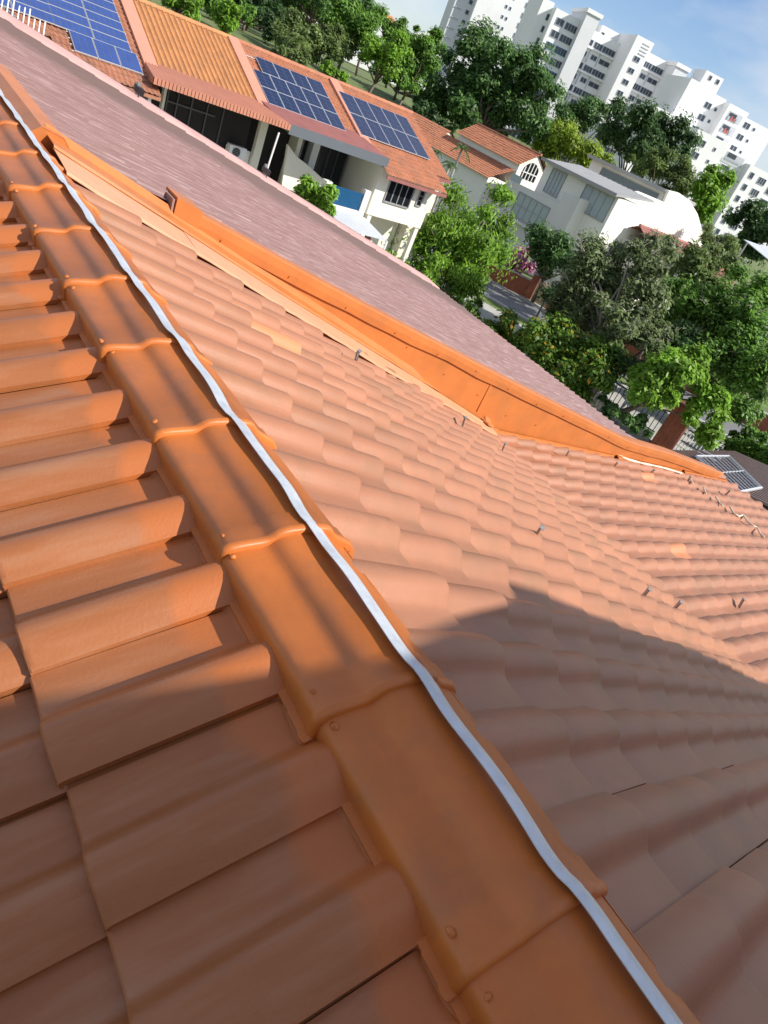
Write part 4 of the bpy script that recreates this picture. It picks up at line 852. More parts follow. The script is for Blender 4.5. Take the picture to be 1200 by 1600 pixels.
q = tuple(uz(955, 46, O1, -6)); bbox(b1, 'lift_room', 'block_white', O1, q[0] - 2.6, q[0] + 3.0, -12, -6, seg_uz('s5')[2] - .2, q[1]); bwin(b1, O1, q[0] - 2.0, q[0] - 1.2, q[1] - 2.2, q[1] - 1.4, -6, 1)
v0, v1, vz, vw = seg_uz('tow2')
recess('s7', s6b + .01, v0)
bbox(b1, 'lift_tower', 'block_grey', O1, v0, v1, -9, vw, GB, vz - .5); bbox(b1, 'tower_cap', 'block_white', O1, v0 - .35, v1 + .35, -9.3, vw + .35, vz - .49, vz + .4)
bbox(b1, 'tail_wing', 'block_white', O1, v1, v1 + 9, -D, -2.0, GB, vz - 3.0)
for f in range(nfl): zc = vz - 5.4 - f * FL; bwin(b1, O1, v1 + 1.0, v1 + 3.6, zc - .7, zc + .6, -2.0, 2)
# farther block on the left
O2 = block_frame(38.5, 262.0); b2 = thing('apartment_block', 'white apartment block with sparse small windows at the far left of the blocks', 'apartment block', (O2[0], O2[1], GB), 'white apartment blocks')
a0, z0_ = uz(716, -26, O2); a1, _ = uz(752, -16, O2); a2, _ = uz(832, 14, O2); _, ztb = uz(832, 12, O2)
bbox(b2, 'side_wing', 'block_grey', O2, a0 + 1.5, a1, -14, -3, GB, ztb + 5); bbox(b2, 'main_wall', 'block_white', O2, a1, a2, -14, 0, GB, ztb + 2)
for f in range(13):
    zc = ztb + 2.6 - f * FL
    bwin(b2, O2, a0 + 5.6, a0 + 6.6, zc - .5, zc + .5, -3, 1); bbox(b2, 'ledge', 'block_recess', O2, a0 + 2.0, a0 + 4.2, -2.99, -2.7, zc - .1, zc + .08); bwin(b2, O2, a1 + (a2 - a1) * .52, a1 + (a2 - a1) * .55, zc - .3, zc + .4, 0, 1); bwin(b2, O2, a1 + (a2 - a1) * .6, a1 + (a2 - a1) * .63, zc - .3, zc + .4, 0, 1)
    bwin(b2, O2, a1 + (a2 - a1) * .86, a1 + (a2 - a1) * .97, zc - .7, zc + .5, 0, 2)
# right-hand block: stepped, nearer
O3 = block_frame(55.5, 205.0); b3 = thing('apartment_block', 'white apartment block with laundry balconies at the far right', 'apartment block', (O3[0], O3[1], GB), 'white apartment blocks')
def u3(px, py, w=0.0): return uz(px, py, O3, w)
c0, zt3 = u3(1081, 122, -4); c1, _ = u3(1117, 131, -4); c2, _ = u3(1150, 147, -4); c3, _ = u3(1178, 166, -4); c4, _ = u3(1230, 190, -4)
bbox(b3, 'end_wing', 'block_white', O3, c0, c1, -18, -4, GB, zt3); bbox(b3, 'upper_front', 'block_white', O3, c1, c2, -18, -6.5, GB, zt3 - .3); bbox(b3, 'balcony_bay', 'block_white', O3, c2, c3, -18, -4.2, GB, zt3 - .8); bbox(b3, 'upper_front', 'block_white', O3, c3, c4, -18, -6.5, GB, zt3 - 1.6)
q = u3(1120, 118, -8); bbox(b3, 'lift_room', 'block_white', O3, q[0] - 3, q[0] + 2.2, -14, -8, zt3 - .4, q[1]); bwin(b3, O3, q[0] - 1.6, q[0] - .9, q[1] - 1.5, q[1] - .6, -8, 1); bwin(b3, O3, q[0] + .6, q[0] + 1.4, q[1] - 1.5, q[1] - .6, -8, 1)
for f in range(11):
    zc = zt3 - 3.0 - f * FL
    for sx in (c1, c3): bwin(b3, O3, sx + 1.6, sx + 3.4, zc - .6, zc + .6, -6.5, 2); bwin(b3, O3, sx + 4.6, sx + 5.2, zc - .3, zc + .3, -6.5, 1)
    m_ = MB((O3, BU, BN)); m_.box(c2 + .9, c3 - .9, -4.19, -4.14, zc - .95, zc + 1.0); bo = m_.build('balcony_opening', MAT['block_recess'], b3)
    m_ = MB((O3, BU, BN)); m_.box(c2 + 1.3, c3 - 2.6, -4.12, -4.05, zc - .3, zc + .7); m_.build('pane', MAT['block_glass'], bo)
    if f < 2:
        for k in range(4): m_ = MB((O3, BU, BN)); m_.box(c2 + 1.2 + k * .8, c2 + 1.7 + k * .8, -4.0, -3.95, zc - .85, zc - .1 + .2 * (k % 2)); m_.build('laundry', MAT['laundry_red'] if k in (1, 2) else MAT['block_frame'], bo)
d0, zt4 = u3(1056, 172, 6); d1, _ = u3(1098, 190, 6); d2, _ = u3(1152, 202, 6); d3, zr4 = u3(1186, 222, 6)
bbox(b3, 'low_wing', 'block_white', O3, d0 - 3, d1, -6, 1.5, GB, zt4 - .6)
bbox(b3, 'low_wing', 'block_white', O3, d1, d2, -5, 6, GB, zt4 - 1.2)
bbox(b3, 'balcony_bay', 'block_white', O3, d2, d3, -5, 6.0, GB, zt4 - 2.0)
for f in range(9):
    zc = zt4 - 3.4 - f * FL
    bwin(b3, O3, d1 + 1.5, d1 + 3.4, zc - .6, zc + .6, 6, 2); bwin(b3, O3, d2 - 2.8, d2 - 2.3, zc - .3, zc + .3, 6, 1); bwin(b3, O3, d0 - .2, d0 + 1.6, zc - .7, zc + .9, 1.5, 1)
    m_ = MB((O3, BU, BN)); m_.box(d2 + .8, d3 - .8, 6.01, 6.06, zc - .9, zc + .9); bo = m_.build('balcony_opening', MAT['block_recess'], b3)
    m_ = MB((O3, BU, BN)); m_.box(d2 + 1.2, d2 + 3.6, 6.07, 6.12, zc - .1, zc + .85); m_.build('pane', MAT['block_glass'], bo)
    m_ = MB((O3, BU, BN)); m_.box(d2 + .8, d3 - .8, 6.3, 6.4, zc - 1.0, zc - .95); [m_.box(d2 + .9 + k * .5, d2 + .94 + k * .5, 6.3, 6.4, zc - .95, zc - .1) for k in range(int((d3 - d2 - 1.6) / .5))]; m_.build('railing', MAT['block_frame'], bo)
e0, _ = u3(1200, 245, 9); bbox(b3, 'stair_tower', 'block_white', O3, d3, d3 + 7, -5, 8, GB, zt4 - 3.0); [bwin(b3, O3, d3 + 1.2, d3 + 2.2, zt4 - 5.5 - f * FL, zt4 - 4.3 - f * FL, 8, 1) for f in range(9)]; [bwin(b3, O3, d3 + 4.0, d3 + 6.0, zt4 - 5.7 - f * FL, zt4 - 4.4 - f * FL, 8, 3) for f in range(9)]; bbox(b3, 'front_wing', 'block_white', O3, d3 + 7, d3 + 26, -5, 6.5, GB, zt4 - 4.0)
for f in range(8): zc = zt4 - 6.2 - f * FL; bwin(b3, O3, d3 + 8.5, d3 + 11, zc - .6, zc + .8, 6.5, 2); bwin(b3, O3, d3 + 13, d3 + 15, zc - .6, zc + .8, 6.5, 2)
# small far gabled house and a strip of orange roof between the trees
sg = at_d(668, 52, 190.0); hs = thing('far_house', 'small far white house with a gable peeping over the trees', 'house', (sg[0], sg[1], GB))
mb = MB((sg * [1, 1, 0], BU, BN)); z_ = sg[2]; mb.prism([(-5, 0, z_ - 3.2), (5, 0, z_ - 3.2), (5, 0, z_ - 2.4), (0, 0, z_ + .4), (-5, 0, z_ - 2.4)], (0, -8, 0)); mb.build('gable', MAT['block_white'], hs); mb = MB((sg * [1, 1, 0], BU, BN)); mb.box(-4.6, 4.6, -8, -.1, GB, z_ - 3.1); mb.build('wall', MAT['block_white'], hs)
bwin(hs, sg * [1, 1, 0], 1.0, 2.4, z_ - 2.8, z_ - 1.6, 0, 2)
so = at_d(598, 18, 210.0); ho = thing('far_house', 'sliver of an orange-roofed house between far trees', 'house', (so[0], so[1], GB)); mb = MB((so * [1, 1, 0], BU, BN)); mb.prism([(-6, 0, so[2] - 2), (6, 0, so[2] - 2), (3, -3, so[2]), (-3, -3, so[2])], (0, -.3, .1)); mb.build('roof', MAT['orange_tile'], ho); mb = MB((so * [1, 1, 0], BU, BN)); mb.box(-5.6, 5.6, -8, -.2, GB, so[2] - 2.05); mb.build('wall', MAT['block_white'], ho)
# ------------------------------------------------------------------ street furniture, walls and gates
q0 = at_z(1038, 706, G); pill = thing('brick_gate_pillar', 'square brick gate pillar with a dark capping beside the white barred gate', 'gate pillar', (q0[0], q0[1], G))
px0 = np.array([q0[0] + .1, q0[1] + .3, G])
mb = MB((px0, RD * [1, 1, 0], RN)); nb_c = 20
mb.box(-.45, .45, -.35, .35, 0, 2.15); mb.build('core', MAT['brick_dark'], pill)
bm_ = None
for r in range(22):
    for side in range(4):
        for k in range(4):
            z = .05 + r * .095; sh = .11 * (r % 2)
            if bm_ is None:
                b_ = MB(); b_.box(-.105, .105, -.012, .012, -.036, .036); bm_ = bpy.data.meshes.new('brick'); bm_.from_pydata(b_.v, [], b_.f); bm_.update(); bm_.materials.append(MAT['brick_red'])
            L = .45 if side % 2 == 0 else .35; u = -L + .11 + k * (2 * L - .22) / 3
            lx, ly = ((u, -.355) if side == 0 else (.455, u) if side == 1 else (u, .355) if side == 2 else (-.455, u))
            if side in (1, 2) or r % 3: pass
            if side not in (0, 3): continue
            P = px0 + RD * lx + RN * ly + (0, 0, z); o = bpy.data.objects.new('brick', bm_); C.objects.link(o); o.parent = pill; o.location = Vector(P - OFF[pill.name])
            o.rotation_euler = (0, 0, math.atan2(RD[1], RD[0]) + (math.pi / 2 if side % 2 else 0))
mb = MB((px0, RD * [1, 1, 0], RN)); mb.box(-.52, .52, -.42, .42, 2.15, 2.26); mb.build('capping', MAT['brick_dark'], pill)
gt = thing('barred_gate', 'low white barred gate standing beside the brick pillar', 'gate', (px0[0], px0[1], G)); gl = px0 + RD * .6
for k in range(17):
    c = gl + RD * (k * .16); mb = MB(); mb.box(c[0] - .018, c[0] + .018, c[1] - .018, c[1] + .018, G + .1, G + 1.35); mb.build('bar', MAT['white_paint'], gt)
for z in (.12, .75, 1.3):
    mb = MB((gl + (0, 0, 0), RD * [1, 1, 0], RN)); mb.box(-.05, 2.65, -.03, .03, z, z + .05); mb.build('rail', MAT['frame_dark'], gt)
for k in range(9):                              # dark boundary fence on the other side of the pillar
    pass
fn = thing('dark_fence', 'dark metal railing fence under the trees behind the pink roof', 'fence', tuple(px0 - RD * 4)); 
for k in range(30):
    c = px0 - RD * (.7 + k * .22); mb = MB(); mb.box(c[0] - .014, c[0] + .014, c[1] - .014, c[1] + .014, G + .4, G + 1.5); mb.build('bar', MAT['frame_dark'], fn)
for z in (.45, 1.45): mb = MB((px0 * 1.0, -RD, RN)); mb.box(.6, 7.4, -.025, .025, z, z + .05); mb.build('rail', MAT['frame_dark'], fn)
mb = MB((px0 * 1.0, -RD, RN)); mb.box(.6, 7.4, -.08, .08, 0, .4); mb.build('plinth', MAT['concrete'], fn)
# porch roof of brown slats
a = at_z(1040, 704, -6.7); b = at_z(1146, 706, -6.7); ps = .19; LP = 6.5
po_ = thing('slatted_porch_roof', 'brown slatted porch roof below the tiled eave', 'porch roof', ((a[0] + b[0]) / 2, a[1] - 3, G))
ns = 26
for k in range(ns):
    x = a[0] - .6 + (b[0] - a[0] + .6) * k / (ns - 1); mb = MB()
    mb.hexa([(x - .055, a[1], -6.74), (x + .055, a[1], -6.74), (x + .055, a[1] - LP, -6.74 + LP * ps), (x - .055, a[1] - LP, -6.74 + LP * ps)], [(x - .055, a[1], -6.66), (x + .055, a[1], -6.66), (x + .055, a[1] - LP, -6.66 + LP * ps), (x - .055, a[1] - LP, -6.66 + LP * ps)]); mb.build('slat', MAT['brown_metal'], po_)
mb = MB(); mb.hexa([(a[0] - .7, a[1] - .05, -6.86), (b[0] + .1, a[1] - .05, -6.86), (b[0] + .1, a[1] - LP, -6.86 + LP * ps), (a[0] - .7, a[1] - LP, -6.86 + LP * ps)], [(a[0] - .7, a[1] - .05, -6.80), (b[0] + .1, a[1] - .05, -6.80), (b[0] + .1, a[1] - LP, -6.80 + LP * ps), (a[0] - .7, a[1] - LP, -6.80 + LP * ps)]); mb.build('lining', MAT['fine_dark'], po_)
for x in (a[0], b[0] - .1): mb = MB(); mb.box(x - .07, x + .07, a[1] - .6, a[1] - .46, G, -6.8); mb.build('post', MAT['brown_metal'], po_)
fm_ = thing('metal_lattice', 'grey metal lattice with cross bars lying on the brown slats', 'metal lattice', tuple(at_z(1120, 730, -6.4)))
n_p = np.array([0, ps, 1.0]); n_p /= np.linalg.norm(n_p); p_p = np.array([a[0], a[1], -6.60])
def fp(px_, py_): return at_p(px_, py_, p_p, n_p)
cs = [fp(1088, 713), fp(1140, 713), fp(1190, 762), fp(1150, 770)]
bars = [(cs[0], cs[1]), (cs[1], cs[2]), (cs[2], cs[3]), (cs[3], cs[0])] + [(cs[0] * (1 - t) + cs[1] * t, cs[3] * (1 - t) + cs[2] * t) for t in np.linspace(.1, .9, 8)] + [(cs[0] * .5 + cs[3] * .5, cs[1] * .5 + cs[2] * .5), (fp(1090, 706), fp(1118, 720)), (fp(1098, 704), fp(1126, 717))]
for i, (A, B) in enumerate(bars): mb = MB(); mb.tube([A, B], .045 if i < 4 else .022, 4); mb.build('bar', MAT['aluminium'], fm_)
# brick wall, gate and pillar across the street
w0 = at_z(770, 441, G); w1 = at_z(817, 464, G); w2 = at_z(853, 487, G)
bw = thing('brick_boundary_wall', 'red brick boundary wall under the pink bougainvillea across the street', 'wall', tuple(w0))
d_ = (w1 - w0); Lw = np.linalg.norm(d_); d_ /= Lw; nw = np.array([-d_[1], d_[0], 0]); nw *= np.sign(nw[0])
mb = MB((w0 - d_ * 4, d_, nw)); mb.box(0, Lw + 4, 0, .2, 0, 1.15); mb.build('brickwork', MAT['brick_red'], bw); mb = MB((w0 - d_ * 4, d_, nw)); mb.box(-.05, Lw + 4.05, -.05, .25, 1.15, 1.22); mb.build('coping', MAT['concrete'], bw)
bp = thing('brick_pillar', 'red brick pillar between the boundary wall and the timber gate', 'gate pillar', tuple(w1)); mb = MB((w1, d_, nw)); mb.box(0.02, .5, -.1, .4, 0, 1.65); mb.build('shaft', MAT['brick_red'], bp); mb = MB((w1, d_, nw)); mb.box(-.03, .55, -.15, .45, 1.65, 1.75); mb.build('capping', MAT['concrete'], bp)
d2 = w2 - w1; L2 = np.linalg.norm(d2); d2 /= L2; n2 = np.array([-d2[1], d2[0], 0]); n2 *= np.sign(n2[0])
tg = thing('timber_gate', 'pale timber boarded gate between two brick pillars across the street', 'gate', tuple(w1 + d2 * L2 / 2))
for k in range(14): t0 = .55 + (L2 - .7) * k / 14; mb = MB((w1, d2, n2)); mb.box(t0 + .01, t0 + (L2 - .7) / 14 - .012, .1, .14, .12, 1.5); mb.build('board', MAT['wood_gate'], tg)
mb = MB((w1, d2, n2)); mb.box(.52, L2 - .12, .145, .19, .3, .4); mb.box(.52, L2 - .12, .145, .19, 1.2, 1.3); mb.build('rail', MAT['frame_dark'], tg)
bp = thing('brick_pillar', 'red brick pillar at the shaded end of the timber gate', 'gate pillar', tuple(w2)); mb = MB((w2, d2, n2)); mb.box(-.08, .45, -.1, .4, 0, 1.65); mb.build('shaft', MAT['brick_red'], bp); mb = MB((w2, d2, n2)); mb.box(-.13, .5, -.15, .45, 1.65, 1.75); mb.build('capping', MAT['concrete'], bp)
bw2 = thing('brick_boundary_wall', 'low red brick wall in the shade under the street trees', 'wall', tuple(w2 + d2)); mb = MB((w2, RD, RN)); mb.box(.6, 22, 0, .2, 0, 1.1); mb.build('brickwork', MAT['brick_red'], bw2); mb = MB((w2, RD, RN)); mb.box(.55, 22.05, -.05, .25, 1.1, 1.17); mb.build('coping', MAT['concrete'], bw2)
# slim lamp post
l0 = at_z(824, 523, G); rr_ = ray(858, 452); k_ = math.hypot(l0[0], l0[1]) / math.hypot(rr_[0], rr_[1]); ltop = rr_ * k_
lp = thing('lamp_post', 'slim grey lamp post beside the street in front of the timber gate', 'lamp post', tuple(l0))
mb = MB(); mb.tube([l0, (l0[0], l0[1], ltop[2] - .2), (l0[0] + .1, l0[1] + .05, ltop[2]), (l0[0] + .7, l0[1] + .3, ltop[2] + .12)], [.075, .055, .05, .04], 8); mb.build('pole', MAT['grey_metal'], lp, smooth=True)
mb = MB(); mb.box(l0[0] + .6, l0[0] + 1.1, l0[1] + .2, l0[1] + .45, ltop[2] + .08, ltop[2] + .18); mb.build('lamp_head', MAT['grey_metal'], lp)

# ------------------------------------------------------------------ trees
leaf_mat('leaf_mid', (0.066, 0.156, 0.027), (0.231, 0.420, 0.066)); leaf_mat('leaf_dark', (0.037, 0.085, 0.033), (0.132, 0.231, 0.074)); leaf_mat('leaf_bright', (0.108, 0.230, 0.022), (0.311, 0.527, 0.061))
leaf_mat('leaf_yellow', (0.149, 0.230, 0.022), (0.419, 0.540, 0.068)); leaf_mat('leaf_olive', (0.081, 0.128, 0.035), (0.243, 0.324, 0.101)); leaf_mat('leaf_grey', (0.085, 0.125, 0.050), (0.270, 0.340, 0.140))
leaf_mat('leaf_flower', (0.054, 0.128, 0.019), (0.203, 0.338, 0.041), hue=(0.75, 0.32, 0.02)); leaf_mat('bloom_pink', (0.50, 0.14, 0.32), (0.85, 0.45, 0.62)); leaf_mat('leaf_palm', (0.047, 0.101, 0.035), (0.176, 0.270, 0.095))
leaf_mat('leaf_deep', (0.046, 0.116, 0.037), (0.173, 0.305, 0.083))
mat('bark', (0.14, 0.105, 0.08), rough=0.9, var=0.3, scale=6, bump=0.02, bscale=12); mat('bark_pale', (0.30, 0.27, 0.23), rough=0.9, var=0.2, scale=6, bump=0.01, bscale=14)
def unit(n): v = rng.normal(size=(n, 3)); return v / np.linalg.norm(v, axis=1)[:, None]
def quads(name, P, N, size, aspect, droop, m, parent):
    n = len(P); T = np.cross(N, unit(n)); T /= np.linalg.norm(T, axis=1)[:, None] + 1e-9; T[:, 2] -= droop; T /= np.linalg.norm(T, axis=1)[:, None]
    B = np.cross(N, T); B /= np.linalg.norm(B, axis=1)[:, None] + 1e-9; s = size * rng.uniform(.6, 1.3, n)[:, None]; up = np.cross(T, B) * s * .10
    V = np.stack([P - T * s * .5, P + B * s * aspect * .5 + up - T * s * .08, P + T * s * .5, P - B * s * aspect * .5 + up - T * s * .08], 1).reshape(-1, 3) - OFF[parent.name]
    me = bpy.data.meshes.new(name); me.vertices.add(4 * n); me.vertices.foreach_set('co', V.astype(np.float32).ravel()); me.loops.add(4 * n); me.loops.foreach_set('vertex_index', np.arange(4 * n, dtype=np.int32))
    me.polygons.add(n); me.polygons.foreach_set('loop_start', np.arange(0, 4 * n, 4, dtype=np.int32)); me.update(); me.validate()
    return link_mesh(name, me, MAT[m], parent)
def clump_points(cl, n, fill=.35):
    """leaves gather in ragged sprays: thick inside each clump, thinning outwards, pulled out along a few shoots"""
    w = np.array([r ** 2 for c, r in cl]); w /= w.sum(); k = rng.choice(len(cl), n, p=w)
    sh = rng.normal(size=(len(cl), 14, 3)); sh /= np.linalg.norm(sh, axis=2)[:, :, None]; sl = rng.uniform(.55, 1.5, (len(cl), 14))
    j = rng.integers(0, 14, n); D = sh[k, j] * .75 + unit(n) * .62; D /= np.linalg.norm(D, axis=1)[:, None]
    rad = (rng.random(n) ** .55) * sl[k, j]
    Cc = np.array([c for c, r in cl])[k]; Rr = np.array([r for c, r in cl])[k]
    return Cc + D * (Rr * rad)[:, None] * [1, 1, .85], D
def px_scale(p): return (CAM @ np.asarray(p))[2] / F_PX
def tree(name, label, blobs, m, n, leaf, cat='tree', group=None, base=None, bark='bark', aspect=.45, droop=.15, nclump=26, trunk_r=.22, branches=0, twig=0, csize=.34, extra=None, fill=.35):
    """blobs: (px, py, ground distance, radius across in px, radius up in px)"""
    cl = []; cen = []
    for (x, y, d, rx, ry) in blobs:
        c = at_d(x, y, d); s = px_scale(c); rx_, ry_ = rx * s * 1.13, ry * s * 1.13; cen.append(c); k = max(5, int(nclump * rx * ry / sum(b[3] * b[4] for b in blobs)))
        for i in range(k):
            u = unit(1)[0] * rng.uniform(.0, 1.0) ** .45 * .92; 
            if i == 0: u *= 0
            cl.append((c + u * [rx_, rx_, ry_], min(rx_, ry_) * rng.uniform(csize * .8, csize * 1.5)))
    c0 = np.mean(cen, axis=0)
    if base is None: base = (c0[0], c0[1])
    gz = float(ground_z(base[0], base[1])); root = thing(name, label, cat, (base[0], base[1], gz), group)
    P, U = clump_points(cl, int(n * 1.8), fill); ok = P[:, 2] > gz + .05; P, U = P[ok], U[ok]
    N = U * .45 + unit(len(P)) * .5 + np.array([.15, -.25, .62]); N /= np.linalg.norm(N, axis=1)[:, None]
    quads('crown', P, N, leaf, aspect, droop, m, root)
    mb = MB(); b0 = np.array([base[0], base[1], gz]); fork = b0 * .45 + c0 * .55; fork[2] = gz + (c0[2] - gz) * .5; h = max(.5, c0[2] - gz)
    mid = (b0 + fork) / 2 + rng.normal(0, .04, 3) * h * [1, 1, 0]; mb.tube([b0 - (0, 0, .1), mid, fork], [trunk_r, trunk_r * .8, trunk_r * .65], 7)
    order = sorted(range(len(cl)), key=lambda i: rng.random())[:max(5, min(len(cl), 9 + branches))]
    for i in order:
        e = cl[i][0]; m1 = fork * .5 + e * .5 + rng.normal(0, .05, 3) * h; mb.tube([fork, m1, e], [trunk_r * .42, trunk_r * .26, trunk_r * .08], 5)
    mb.build('trunk', MAT[bark], root, smooth=True)
    if twig:
        mb = MB()
        for i in range(twig):
            c, r = cl[rng.integers(len(cl))]; s = c + unit(1)[0] * r * .5; e = s + (unit(1)[0] * .8 + (s - c0) / (np.linalg.norm(s - c0) + .1) * .8 + np.array([0, 0, .5])) * r * rng.uniform(.5, 1.0); mm = (s + e) / 2 + unit(1)[0] * r * .15
            mb.tube([s, mm, e], [.022, .015, .006], 3, False)
            for q in range(2): e2 = mm + (e - s) * .35 + unit(1)[0] * r * .45; mb.tube([mm, e2], [.012, .005], 3, False)
        tag(mb.build('twigs', MAT['bark_pale'], root), kind='stuff')
    if extra:
        em, en, el, px_, py_, dd, rpx = extra; c = at_d(px_, py_, dd); P2 = c + unit(en) * (rng.random(en) ** .4)[:, None] * rpx * px_scale(c); quads('blossom', P2, unit(en), el, .9, 0, em, root)
    return root
PG = 'trees of the park behind the terrace'
# near the street
tree('mango_tree', 'bushy light green tree beside the cream corner house', [(700, 385, 40, 78, 72), (760, 350, 41, 40, 52), (665, 440, 38, 50, 45), (745, 440, 39, 52, 42), (635, 412, 39, 36, 40), (650, 360, 40, 34, 34)], 'leaf_bright', 17000, .30, base=(28.0, 28.2), bark='bark_pale', aspect=.30, droop=.9, nclump=60, trunk_r=.16, branches=16, twig=60, csize=.30)
tree('flowering_shrub', 'yellow-green shrub with orange flowers at the pink eave', [(775, 515, 34.5, 42, 26), (740, 490, 35, 26, 20), (810, 540, 33.5, 22, 18)], 'leaf_flower', 5200, .24, 'shrub', nclump=26, trunk_r=.08, aspect=.5)
tree('flowering_tree', 'dark green tree with orange flowers between lamp post and pink roof', [(880, 545, 32, 58, 48), (920, 590, 30, 45, 40), (845, 570, 31, 30, 36)], 'leaf_flower', 9500, .24, base=(27.3, 19.3), nclump=40, trunk_r=.14, aspect=.5)
tree('sparse_tree', 'large grey-green tree with bare twigs in front of the red roof', [(960, 440, 36, 85, 66), (1010, 400, 37, 66, 46), (905, 470, 36, 52, 42), (990, 510, 33, 70, 48), (920, 420, 37, 46, 40)], 'leaf_grey', 15000, .26, base=(28.6, 17.6), bark='bark_pale', nclump=85, trunk_r=.24, branches=30, twig=420, csize=.26, fill=.5)
tree('young_tree', 'light green tree arching over the brick gate pillar', [(1050, 590, 30, 50, 44), (1090, 630, 30, 48, 34), (1020, 620, 28.5, 34, 30), (1120, 670, 31, 34, 30), (1075, 560, 32, 46, 36), (1010, 590, 30, 36, 30)], 'leaf_bright', 15000, .25, base=(28.9, 16.9), nclump=46, trunk_r=.17, aspect=.5, branches=8)
tree('street_tree', 'broad green tree at the picture edge above the road', [(1150, 500, 37, 62, 58), (1190, 570, 35, 55, 60), (1130, 560, 35, 48, 46), (1180, 450, 39, 46, 36), (1100, 470, 38, 40, 36)], 'leaf_mid', 14500, .26, base=(39.0, 20.0), nclump=66, trunk_r=.22, twig=120, branches=14)
tree('olive_tree', 'muted green tree between the sparse tree and the red roof', [(1085, 440, 44, 46, 40), (1120, 415, 47, 40, 26), (1055, 405, 46, 34, 26)], 'leaf_olive', 7000, .28, nclump=34, trunk_r=.16, twig=50)
tree('roadside_shrub', 'leafy shrub at the corner below the street tree', [(1185, 700, 37, 40, 34), (1150, 690, 38, 22, 20), (1210, 740, 35, 40, 40)], 'leaf_mid', 5500, .26, 'shrub', nclump=28, trunk_r=.08, aspect=.5)
tree('front_garden_tree', 'dark green tree before the modern house window wall', [(868, 385, 50, 36, 36), (845, 405, 50, 22, 24), (885, 420, 48, 34, 26)], 'leaf_deep', 6000, .28, nclump=32, trunk_r=.14)
tree('bougainvillea', 'pink flowering bougainvillea spilling over the brick wall', [(816, 405, 52, 22, 18), (808, 418, 51.5, 16, 11), (824, 396, 52.5, 14, 11)], 'bloom_pink', 3600, .17, 'shrub', nclump=18, trunk_r=.06, aspect=.8)
tree('balcony_tree', 'small bright tree below the curved balcony wall', [(492, 308, 31.5, 28, 24), (470, 300, 32, 20, 15), (515, 322, 31, 14, 16)], 'leaf_bright', 3600, .22, nclump=24, trunk_r=.08, aspect=.5)
tree('garden_shrub', 'low green shrub in the shade beside the pink eave', [(985, 655, 29, 40, 16), (950, 640, 29.5, 26, 18)], 'leaf_deep', 2600, .2, 'shrub', nclump=18, trunk_r=.05)
tree('hedge_tree', 'shaded green tree along the garden fence under the arching tree', [(1000, 575, 33, 60, 34), (955, 560, 33, 40, 34), (1040, 545, 35, 46, 36), (1075, 540, 36, 40, 36)], 'leaf_deep', 9000, .25, base=(31.0, 20.5), nclump=46, trunk_r=.16, twig=80)
tree('hedge_tree', 'green tree filling the gap below the olive tree', [(1040, 480, 40, 46, 36), (1080, 500, 39, 40, 34), (1130, 620, 38, 44, 30), (1165, 640, 38, 40, 26)], 'leaf_mid', 9000, .26, base=(37.0, 23.5), nclump=46, trunk_r=.16, twig=60)
tree('hedge_tree', 'dark tree between lamp post and sparse tree', [(880, 470, 40, 34, 34), (900, 500, 38, 34, 28)], 'leaf_deep', 5000, .25, nclump=28, trunk_r=.14, twig=60)
# behind the houses across the street
tree('bamboo_clump', 'pale feathery bamboo to the right of the curved wall', [(1125, 392, 66, 30, 18), (1110, 372, 70, 16, 16), (1145, 410, 62, 24, 14)], 'leaf_olive', 4500, .34, 'bamboo', nclump=24, trunk_r=.08, aspect=.2, droop=.6)
tree('dark_tree', 'very dark tree at the far right in front of the white block', [(1175, 350, 92, 34, 30), (1190, 320, 95, 26, 20), (1160, 380, 90, 26, 22), (1205, 370, 90, 30, 34)], 'leaf_dark', 8000, .5, nclump=36, trunk_r=.35)
tree('round_tree', 'bright green round tree just beyond the curved wall', [(1102, 303, 100, 32, 32), (1095, 325, 100, 24, 24), (1110, 283, 100, 22, 18)], 'leaf_bright', 6000, .5, nclump=30, trunk_r=.3, aspect=.6)
tree('willowy_tree', 'soft olive tree above the clerestory roof', [(1035, 268, 105, 42, 26), (1065, 285, 104, 32, 24), (1005, 262, 106, 26, 20)], 'leaf_olive', 8000, .5, nclump=34, trunk_r=.3, droop=.6, aspect=.3)
tree('dark_tree', 'dark round tree in front of the tall white block', [(1010, 200, 125, 58, 38), (1045, 225, 124, 42, 34), (970, 215, 126, 40, 30), (1010, 238, 123, 60, 30)], 'leaf_dark', 12000, .6, nclump=46, trunk_r=.4)
tree('light_tree', 'yellow-green round tree behind the orange gable roof', [(895, 230, 108, 48, 32), (858, 222, 109, 34, 28), (922, 252, 107, 34, 26)], 'leaf_yellow', 8000, .45, nclump=36, trunk_r=.3)
tree('mid_tree', 'green tree between the great dark tree and the white block', [(905, 170, 140, 30, 24), (932, 185, 140, 32, 22), (958, 195, 138, 28, 22), (885, 192, 139, 28, 24)], 'leaf_deep', 6000, .6, nclump=28, trunk_r=.3)
tree('great_tree', 'great dark green tree towering above the terrace end', [(770, 120, 112, 70, 56), (720, 130, 113, 55, 52), (825, 140, 111, 46, 52), (780, 180, 110, 80, 42), (850, 175, 110, 28, 32), (700, 170, 112, 40, 30)], 'leaf_deep', 30000, .60, nclump=120, trunk_r=.7, branches=14, csize=.26)
tree('mid_tree', 'shaded low tree at the foot of the great dark tree', [(690, 195, 104, 30, 14), (665, 175, 106, 24, 14)], 'leaf_dark', 3200, .5, nclump=18, trunk_r=.2)
